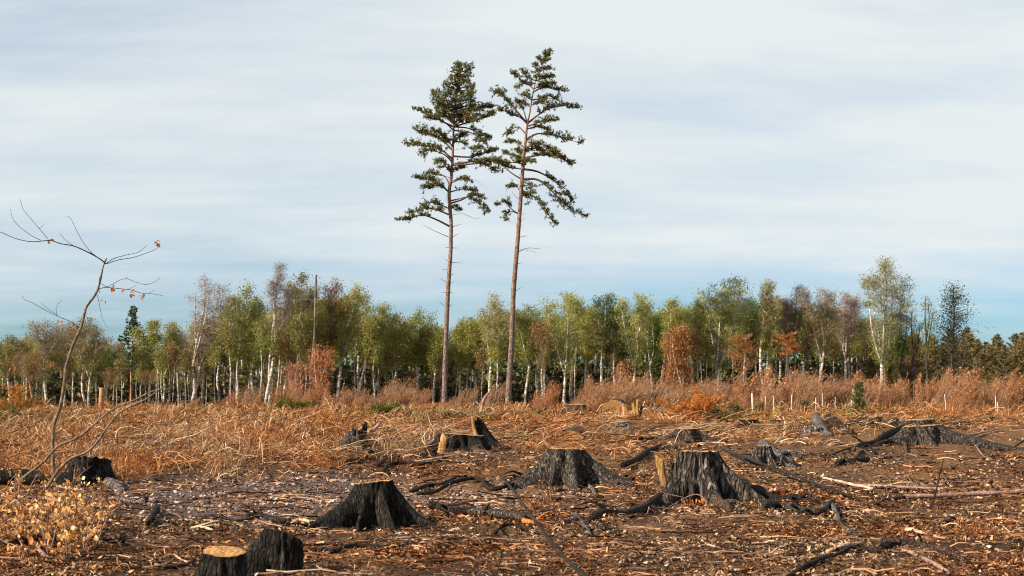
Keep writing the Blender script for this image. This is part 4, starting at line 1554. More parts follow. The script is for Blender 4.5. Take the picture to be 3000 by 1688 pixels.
def stump(label, U, Vt, hw, Vb, lobes, bark, seed, tilt=(0, 0), roots=(), cut='cut_wood', flare=.30, oval=1.0, ridge=.05, jag=0.0, name='tree_stump', nth=96, group=None, taper=.12, scar=None):
    """lobes: (angle deg, reach in stump radii, width rad). angle 0 = right, -90 = towards the camera"""
    g = G(U, Vb)
    y = g[1]
    r0 = px2m(hw, y)
    cy = y + r0 * .6
    c = P(U, Vb, cy); c[2] = float(gbase(c[0], cy))
    STUMPS.append((c[0], c[1], r0))
    topz = P(U, Vt, cy - r0 * .5)[2]
    H = topz - c[2]
    rootE = thing(name, label, 'stump', c, group)
    th = np.arange(nth) * 2 * PI / nth
    nz = 34
    tt = np.linspace(0, 1, nz)
    Tt, Th = np.meshgrid(tt, th, indexing='ij')
    R = r0 * (1 - taper * Tt + taper) * (1 + 0 * Th)
    Hh = 1 - np.clip((-.14 + (H + .14) * Tt) / H, 0, 1)
    R = R + r0 * flare * .22 * Hh ** 1.6
    for (a, reach, w) in lobes:
        a = math.radians(a)
        d = np.angle(np.exp(1j * (Th - a)))
        R = R + r0 * reach * 2.1 * np.exp(-(d / (w * (.95 - .38 * Hh))) ** 2) * Hh ** 1.6
        R = R + r0 * .17 * np.exp(-(d / (w * .8)) ** 2) * (.35 + .65 * Hh ** .6) - r0 * .03
    cs, sn = np.cos(Th), np.sin(Th)
    nz_in = np.stack([cs * 1.3 + seed, sn * 1.3, Tt * .8], -1)
    R = R * (1 + .13 * fbm(nz_in, 3)) + r0 * .05 * fbm(np.stack([cs * 4 + seed, sn * 4, Tt * 5], -1), 3)
    rs_ = np.random.default_rng(seed + 500)
    for _ in range(3):
        a = rs_.uniform(-PI, 0) if rs_.random() < .75 else rs_.uniform(0, PI)
        d = np.angle(np.exp(1j * (Th - a + .5 * (Tt - .5))))
        R = R - r0 * rs_.uniform(.10, .30) * np.exp(-(d / rs_.uniform(.08, .18)) ** 2) * (.35 + .65 * np.sin(PI * np.clip(Tt, 0, 1)) ** .5)
    # bark ridges running up the trunk
    rid = fbm(np.stack([cs * 7 + seed, sn * 7, Tt * 2.2 + .6 * vnoise(np.stack([cs * 2, sn * 2, Tt * 3], -1))], -1), 3, .6)
    R = R + r0 * ridge * (np.abs(rid) * -1.6 + .3)
    x = R * cs * oval
    yv = R * sn
    top = H + tilt[0] * x + tilt[1] * yv + jag * H * np.maximum(0, fbm(np.stack([cs * 3 + seed, sn * 3, 0 * cs + 7], -1), 3))
    top = top + .02 * H * fbm(np.stack([cs * 5 + seed, sn * 5, 0 * cs + 2], -1), 3)
    bot = -.14
    z = bot + (top - bot) * Tt
    # sag of the far flare down to the ground
    V_ = np.stack([c[0] + x, c[1] + yv, c[2] + z], -1)
    gg = gz(V_[..., 0], V_[..., 1])
    sink = (1 - Tt) ** 4
    V_[..., 2] = V_[..., 2] * (1 - sink) + (gg - .05) * sink
    idx = np.arange(nz * nth).reshape(nz, nth)
    nx_ = np.roll(idx, -1, 1)
    m_ = MB()
    m_.add(V_, np.stack([idx[:-1], nx_[:-1], nx_[1:], idx[1:]], -1))
    build(m_, 'bark', M[bark], rootE, smooth=True)
    # sawn face
    rim = V_[-1] - np.array([0, 0, .002])
    cen = rim.mean(0)
    rings = [1.0, .93, .8, .6, .4, .2]
    Fv = np.stack([cen + (rim - cen) * s_ for s_ in rings])
    Fv[1:, :, 2] += .010 * fbm(Fv[1:] * 18, 2) * (3 if jag else 1)
    Fi = np.arange(len(rings) * nth).reshape(len(rings), nth)
    Fn = np.roll(Fi, -1, 1)
    m_ = MB()
    Fall = np.vstack([Fv.reshape(-1, 3), Fv[-1].mean(0)[None]])
    cI = len(Fall) - 1
    m_.add(Fall, np.stack([Fi[:-1], Fn[:-1], Fn[1:], Fi[1:]], -1), np.stack([Fi[-1], Fn[-1], np.full(nth, cI)], -1))
    # the sawn face is centred on its own object so that its rings are
    fo = build(m_, 'cut_face', M[cut], rootE, smooth=False)
    for i, rt_ in enumerate(roots):
        reg, pts, w0, w1 = rt_[:4]
        mt = rt_[4] if len(rt_) > 4 else bark
        y_ = G(*(q(reg, *pts[len(pts) // 2])))[1]
        ra, rb_ = px2m(w0 / 2.693 / 2, y_), px2m(w1 / 2.693 / 2, y_)
        p3 = gpts(reg, pts, (ra + rb_) / 2, .05)
        p3[0][2] += ra * .8
        p3[-1][2] -= rb_ * 1.2
        m_ = MB()
        root_tube(m_, p3, ra, rb_, seed=seed + i)
        build(m_, 'root', M[mt], rootE, smooth=True)
    return rootE, c, r0, H


def D(x, y): return q('D', x, y)


# S1 the big coarse barked stump
s1, c1, r1, h1 = stump('largest coarse barked grey stump right of centre, with thick spreading roots', 2046, 1323, 70, 1472,
      [(-20, 1.1, .35), (-75, .75, .38), (-140, .8, .35), (180, .5, .3), (60, .4, .4), (-108, .35, .2)], 'bark_coarse', 3, tilt=(0.0, -0.01), flare=.35, ridge=.085, nth=144, taper=.04,
      roots=[('D', [(720, 800), (600, 880), (450, 935), (300, 960), (150, 985), (10, 1020)], 84, 56, 'root_dark'),
             ('D', [(1130, 700), (1280, 775), (1400, 830), (1550, 865), (1700, 885), (1885, 905)], 105, 36, 'bark_black'),
             ('D', [(960, 780), (1060, 870), (1180, 965)], 120, 60, 'root_brown')])
# S2
stump('charcoal grey stump in the centre with a lit front root and wide legs', 1660, 1316, 62, 1432,
      [(-165, 1.0, .36), (-78, .55, .22), (-15, 1.35, .38), (120, .4, .4), (-125, .3, .25)], 'bark_grey', 5, tilt=(-.02, -0.015), flare=.25, ridge=.05, taper=.02,
      roots=[('C', [(1230, 690), (1130, 740), (1040, 775)], 60, 36, 'bark_grey'), ('C', [(1730, 660), (1800, 690), (1885, 735)], 70, 28, 'bark_black'),
             ('C', [(1540, 620), (1550, 690), (1530, 740)], 90, 60, 'bark_grey'), ('C', [(1250, 700), (1080, 715), (890, 722)], 44, 22, 'root_dark')])
# S3
stump('black charred stump left of centre with leaning cut and claw like roots', 1096, 1414, 66, 1542,
      [(-150, 1.25, .30), (-110, .45, .22), (-62, .6, .26), (-12, 1.1, .36), (90, .5, .5), (180, .5, .3)], 'bark_black', 9, tilt=(.10, -0.02), flare=.20, ridge=.10, taper=.0,
      roots=[('B', [(1330, 960), (1230, 1030), (1130, 1075), (1050, 1100)], 70, 30), ('B', [(1380, 1000), (1300, 1060), (1190, 1095)], 56, 26), ('B', [(1800, 960), (1885, 1030), (1960, 1045)], 80, 40)])
# S4 front stump with the bright sawn top
stump('low front stump with a bright yellow sawn top at the bottom edge', 652, 1619, 64, 1735,
      [(-150, .3, .3), (-40, .2, .3), (180, .4, .3)], 'bark_black', 14, tilt=(-.02, 0.16), flare=.15, cut='cut_wood', ridge=.05, taper=.0, oval=1.05)
# S5 dark leaning hulk next to it
stump('dark hunched stump with orange edge right behind the yellow topped stump', 830, 1572, 62, 1690,
      [(-165, .9, .6), (-20, .05, .3), (150, .9, .5)], 'bark_black', 18, tilt=(-.34, -0.35), flare=.25, cut='rotten_wood', ridge=.07, taper=-.12)
# S6
stump('small neat grey stump with pale cut behind the largest stump', 2010, 1256, 41, 1302,
      [(-165, 1.0, .35), (-80, .6, .3), (-10, .9, .35), (90, .4, .5)], 'bark_grey', 23, tilt=(0, 0.035), flare=.25, ridge=.03, taper=.02,
      roots=[('D', [(760, 340), (650, 385), (500, 413), (300, 432)], 40, 16, 'root_dark'), ('D', [(940, 360), (1050, 393), (1150, 412)], 34, 14, 'root_dark')])
# S7 split stump with a standing slab
s7, c7, r7, h7 = stump('wide dark split stump with a pale left edge and standing slab of bark', 1358, 1274, 66, 1334,
      [(175, .35, .35), (-60, .5, .3), (-10, 1.1, .4), (-120, .3, .3), (90, .3, .5)], 'bark_black', 27, tilt=(-.06, 0.0), flare=.2, oval=1.15, ridge=.05, taper=.0,
      roots=[('C', [(760, 490), (840, 530), (900, 560), (1000, 575)], 56, 34, 'root_brown')])
# S8 jagged snapped stump
stump('snapped stump with jagged splintered orange top left of centre', 1040, 1262, 22, 1325,
      [(-140, .9, .4), (-60, .6, .35), (0, .8, .35), (180, 1.0, .35)], 'bark_grey', 33, tilt=(0, 0.05), flare=.5, cut='split_wood', jag=.5, ridge=.08, taper=.1,
      roots=[('B', [(1400, 350), (1290, 390), (1180, 420)], 50, 26), ('B', [(1440, 400), (1450, 450), (1430, 480)], 60, 40, 'bark_pale')])
# back and right hand stumps
stump('low dark stump by the right pine foot, with pale cut and long left root', 1688, 1185, 30, 1216,
      [(-165, 1.0, .35), (-60, .5, .3), (0, .9, .35)], 'bark_grey', 37, tilt=(0, 0.035), flare=.3, roots=[('C', [(1530, 140), (1470, 180), (1330, 205), (1180, 212)], 30, 10, 'root_dark')], nth=64)
stump('flat cut grey stump left behind the overlapping pair on the right', 2540, 1221, 40, 1252,
      [(-150, .6, .35), (-60, .4, .3), (0, .5, .35)], 'bark_grey', 41, tilt=(0, 0.035), flare=.2, nth=64)
stump('rear stump of the overlapping pair on the right, seen just above the front one', 2695, 1229, 47, 1272,
      [(-170, 1.1, .3), (-20, .7, .35), (90, .3, .4)], 'bark_grey', 43, tilt=(.05, 0.035), flare=.25,
      roots=[('E', [(880, 260), (800, 310), (700, 330), (600, 350)], 50, 30, 'bark_black')])
stump('front stump of the overlapping pair on the right, black with a long right flank', 2698, 1248, 58, 1318,
      [(-160, .9, .35), (-15, 1.7, .42), (-80, .5, .3)], 'bark_grey', 47, tilt=(.06, 0.0), flare=.2, taper=.05,
      roots=[('E', [(930, 390), (800, 412), (700, 435), (600, 470), (545, 492)], 60, 26, 'bark_black'), ('E', [(900, 440), (780, 465), (680, 482)], 56, 40, 'root_dark'),
             ('E', [(930, 440), (950, 480), (960, 500)], 44, 20, 'root_brown'), ('E', [(570, 548), (600, 495), (660, 475), (715, 522)], 26, 20, 'root_dark')])
stump('narrow weathered stump with peeling white bark right of the largest stump', 2238, 1307, 23, 1372,
      [(180, 1.4, .4), (-120, 1.0, .35), (-60, .8, .3), (-10, 1.2, .35)], 'bark_grey', 51, flare=.4, ridge=.12,
      roots=[('D', [(1440, 500), (1530, 555), (1620, 590), (1690, 622)], 100, 60, 'bark_pale')])
stump('pale barked knobbly stump on the right, left of the overlapping pair', 2384, 1253, 28, 1290,
      [(180, .6, .5), (-60, 1.0, .4), (0, .6, .4)], 'bark_pale', 55, flare=.4, ridge=.12, cut='cut_gold', tilt=(-.2, -0.1),
      roots=[('E', [(240, 300), (290, 350), (350, 395)], 90, 50, 'bark_pale'), ('E', [(340, 290), (430, 320), (540, 390)], 80, 40, 'bark_black')])
stump('pale stump half hidden behind the orange brash heap', 2080, 1183, 26, 1203, [(-150, .3, .4), (-30, .3, .4)], 'bark_pale', 57, tilt=(0, 0.035), flare=.1, nth=56)
stump('black stump in the shade of the brash, right of the orange heap', 2192, 1228, 28, 1262, [(-150, .4, .4), (-30, .5, .4)], 'bark_black', 58, tilt=(0, 0.035), flare=.2, nth=56)
stump('low stump with bright pale left edge in front of the splintered wood', 1812, 1236, 32, 1262, [(-150, .3, .4), (-30, .4, .4)], 'bark_pale', 59, tilt=(.1, 0.035), flare=.1, nth=56)
stump('flat brown stump in the bracken left of the left pine', 1192, 1206, 30, 1222, [(-150, .3, .4), (-30, .4, .4)], 'bark_grey', 61, tilt=(0, 0.035), flare=.1, nth=56)
stump('small dark stump at the right behind green moss', 2832, 1236, 22, 1260, [(180, .8, .4), (-20, .7, .4)], 'bark_black', 63, tilt=(-.15, -0.0), flare=.3, nth=56)
stump('dark stump with ragged top among the bushes behind the orange heap', 1905, 1192, 22, 1210, [(-150, .6, .4), (-30, .7, .4)], 'bark_black', 65, tilt=(.1, -0.0), flare=.3, nth=56)
stump('dark mossy stump left of the bent sapling foot', 262, 1345, 62, 1424, [(-160, .5, .5), (-20, .3, .5), (-90, .3, .4)], 'bark_black', 67, tilt=(-.05, -0.12), flare=.35, taper=-.25, ridge=.10, jag=.12, cut='cut_gold',
      roots=[('A', [(720, 640), (800, 700), (880, 750), (980, 800)], 110, 60, 'bark_pale')])

# ---------------- standing slabs and splinters
def slab(name, label, cat, pxs, y, w0, w1, thick, mt, parent=None, depthdir=.0, seed=0, group=None):
    """a split piece of wood: flat section tube"""
    rs = np.random.default_rng(seed)
    pts = [P(u, v, y + depthdir * i) for i, (u, v) in enumerate(pxs)]
    n = 14
    p = crom(pts, n)
    w = np.linspace(w0, w1, n)
    sec = 10
    a = np.arange(sec) * 2 * PI / sec
    ang = (np.abs(np.cos(a)) ** .6) * np.sign(np.cos(a)), (np.abs(np.sin(a)) ** .6) * np.sign(np.sin(a))
    t = nrm(np.gradient(p, axis=0))
    sx = nrm(np.cross(t, (0, 1, 0)))
    sy = nrm(np.cross(sx, t))
    jit = 1 + .22 * fbm(np.stack(np.broadcast_arrays(np.arange(n)[:, None] * .5 + seed, ang[0][None] * 2, ang[1][None] * 2.), -1), 3)
    V_ = p[:, None] + sx[:, None] * (ang[0][None, :] * w[:, None] * jit)[..., None] + sy[:, None] * (ang[1][None, :] * thick * jit)[..., None]
    # jagged tip
    V_[-1] = V_[-1] + t[-1] * (rs.uniform(-.5, 1.2, sec) * w1)[:, None]
    m_ = MB()
    idx = np.arange(n * sec).reshape(n, sec); nx2 = np.roll(idx, -1, 1)
    capv = np.vstack([V_.reshape(-1, 3), V_[-1].mean(0)[None], V_[0].mean(0)[None]])
    m_.add(capv, np.stack([idx[:-1], nx2[:-1], nx2[1:], idx[1:]], -1),
           np.vstack([np.stack([idx[-1], nx2[-1], np.full(sec, n * sec)], -1), np.stack([nx2[0], idx[0], np.full(sec, n * sec + 1)], -1)]))
    if parent is not None:
        return build(m_, name, M[mt], parent)
    return tag(build(m_, name, M[mt], loc=tuple(p[0])), label, cat, group)


slab('bark_slab', None, None, [q('C', 930, 480), q('C', 880, 400), q('C', 830, 320), q('C', 800, 240)], c7[1] + .1, .13, .085, .05, 'bark_black', s7, seed=1)
slab('splinter', None, None, [q('C', 860, 400), q('C', 800, 350), q('C', 778, 290), q('C', 765, 190)], c7[1] + .02, .05, .02, .03, 'split_wood', s7, seed=2)
slab('splinter', None, None, [q('C', 980, 440), q('C', 930, 380), q('C', 880, 310), q('C', 840, 240)], c7[1] + .2, .045, .03, .03, 'bark_black', s7, seed=3)
slab('pale_edge', None, None, [q('C', 520, 480), q('C', 530, 420), q('C', 545, 350)], c7[1] - r7 * .75, .07, .05, .03, 'cut_wood', s7, seed=4)
ys1 = c1[1] - .1
slab('split_wood', 'upright yellow splinter of wood leaning against the left of the largest stump', 'splinter', [q('D', 665, 740), q('D', 640, 620), q('D', 625, 525)], ys1 + .15, .034, .046, .03, 'split_wood', seed=5)
slab('split_wood', 'frayed dull brown splinter between the yellow splinter and the largest stump', 'splinter', [q('D', 730, 700), q('D', 715, 620), q('D', 705, 550)], ys1 + .3, .05, .04, .03, 'root_brown', seed=6)
ysp = G(*q('D', 420, 265))[1]
spl = thing('splintered_trunk', 'upright splintered wood pieces beside the golden log end', 'splinter', G(*q('D', 420, 265)))
for k_, (pts, w0, w1, mt) in enumerate([([(430, 270), (410, 220), (400, 160)], .10, .05, 'split_wood'), ([(410, 240), (370, 160), (340, 95)], .10, .03, 'cut_gold'),
                                        ([(440, 265), (450, 180), (450, 60)], .06, .03, 'cut_gold'), ([(450, 250), (470, 180), (485, 110)], .05, .03, 'root_brown'),
                                        ([(430, 250), (430, 150), (415, 90)], .08, .03, 'split_wood')]):
    slab('splinter', None, None, [q('D', *p_) for p_ in pts], ysp + .1 * k_, w0, w1, .04, mt, spl, seed=20 + k_)
y8 = G(*q('B', 1500, 440))[1]
sp8 = thing('splintered_trunk', 'tall torn splinters standing in the snapped stump left of centre', 'splinter', G(*q('B', 1530, 400)))
for k_, (pts, w0, w1, mt) in enumerate([([(1505, 380), (1500, 300), (1500, 250)], .06, .025, 'cut_gold'), ([(1530, 390), (1530, 310), (1540, 240)], .07, .025, 'root_brown'),
                                        ([(1550, 390), (1590, 310), (1650, 245)], .04, .025, 'stick_pink'), ([(1540, 350), (1560, 410), (1570, 440)], .07, .03, 'rotten_wood')]):
    slab('splinter', None, None, [q('B', *p_) for p_ in pts], y8 + .05 * k_, w0, w1, .035, mt, sp8, seed=30 + k_)


# ---------------- logs seen end on
def log_end(label, Uc, Vc, ru, rv, y, length, direction, bark, cut, seed, lobed=.12):
    root = thing('cut_log', label, 'log', P(Uc, Vc + rv, y))
    rs = np.random.default_rng(seed)
    c = P(Uc, Vc, y)
    d = nrm(np.array(direction, float))
    sx = nrm(np.cross(d, (0, 0, 1))); sz_ = nrm(np.cross(sx, d))
    k = 40
    a = np.arange(k) * 2 * PI / k
    R = (1 + lobed * fbm(np.stack([np.cos(a) * 1.1 + seed, np.sin(a) * 1.1, 0 * a], -1), 3))
    ring = sx[None] * (np.cos(a) * R * px2m(ru, y))[:, None] + sz_[None] * (np.sin(a) * R * px2m(rv, y))[:, None]
    t = np.linspace(0, length, 8)
    V_ = c[None, None] + d[None, None] * t[:, None, None] + ring[None] * (1 - .04 * t[:, None, None])
    idx = np.arange(8 * k).reshape(8, k); nx2 = np.roll(idx, -1, 1)
    m_ = MB(); m_.add(V_, np.stack([idx[:-1], nx2[:-1], nx2[1:], idx[1:]], -1))
    build(m_, 'bark', M[bark], root, smooth=True)
    for nm, cc, rg in (('cut_face', c - d * .004, V_[0] - d * .002), ('cut_face', c + d * length, V_[-1])):
        m_ = MB()
        md = cc + (rg - cc) * .5 + rs.normal(0, .006, (k, 3))
        vv = np.vstack([rg, md, cc[None]])
        i0 = np.arange(k); i1 = np.roll(i0, -1)
        m_.add(vv, np.stack([i0, i1, i1 + k, i0 + k], -1), np.stack([i0 + k, i1 + k, np.full(k, 2 * k)], -1))
        build(m_, nm, M[cut], root)
    return root


log_end('golden heart shaped log end beside the splintered wood', *q('D', 262, 125), 30, 24, G(*q('D', 262, 200))[1], 1.4, (.12, .97, .05), 'bark_grey', 'cut_gold', 4, .42)
log_end('pale round log end lying behind the central grey stump', *q('C', 1548, 375), 31, 26, G(*q('C', 1548, 440))[1] + 1.0, 1.2, (.15, .97, .06), 'bark_grey', 'cut_gold', 8, .14)


# ---------------- fallen branches, roots, logs lying on the ground
def stick(name, label, cat, reg, pts, w0, w1, mt, seed=0, lift=0.0, sides=8, caps=None, group=None, arch=None):
    y_ = G(*q(reg, *pts[len(pts) // 2]))[1]
    ra, rb_ = px2m(w0 / 2.693 / 2, y_), px2m(w1 / 2.693 / 2, y_)
    p3 = gpts(reg, pts, (ra + rb_) / 2, -.1)
    lift += .016 + (.05 if 'straight black pole' in label else 0)
    for i, p in enumerate(p3):
        p[2] += lift
    if 'straight' in label or 'long pale pole' in label:
        e0, e1 = p3[0], p3[-1]
        tt_ = np.linspace(0, 1, len(p3))[:, None]
        ln_ = e0 * (1 - tt_) + e1 * tt_
        rise = max(0.0, max(float(p[2] - l[2]) for p, l in zip(p3, ln_)) * .6)
        p3 = [l + np.array([0, 0, rise]) for l in ln_]
    m_ = MB()
    n = max(10, min(34, 6 * len(pts)))
    root_tube(m_, p3, ra, rb_, sides=sides, n=n, seed=seed * 3 + 1, wig=.26)
    o = build(m_, name, M[mt], loc=tuple(p3[0]), smooth=True)
    return tag(o, label, cat, group)


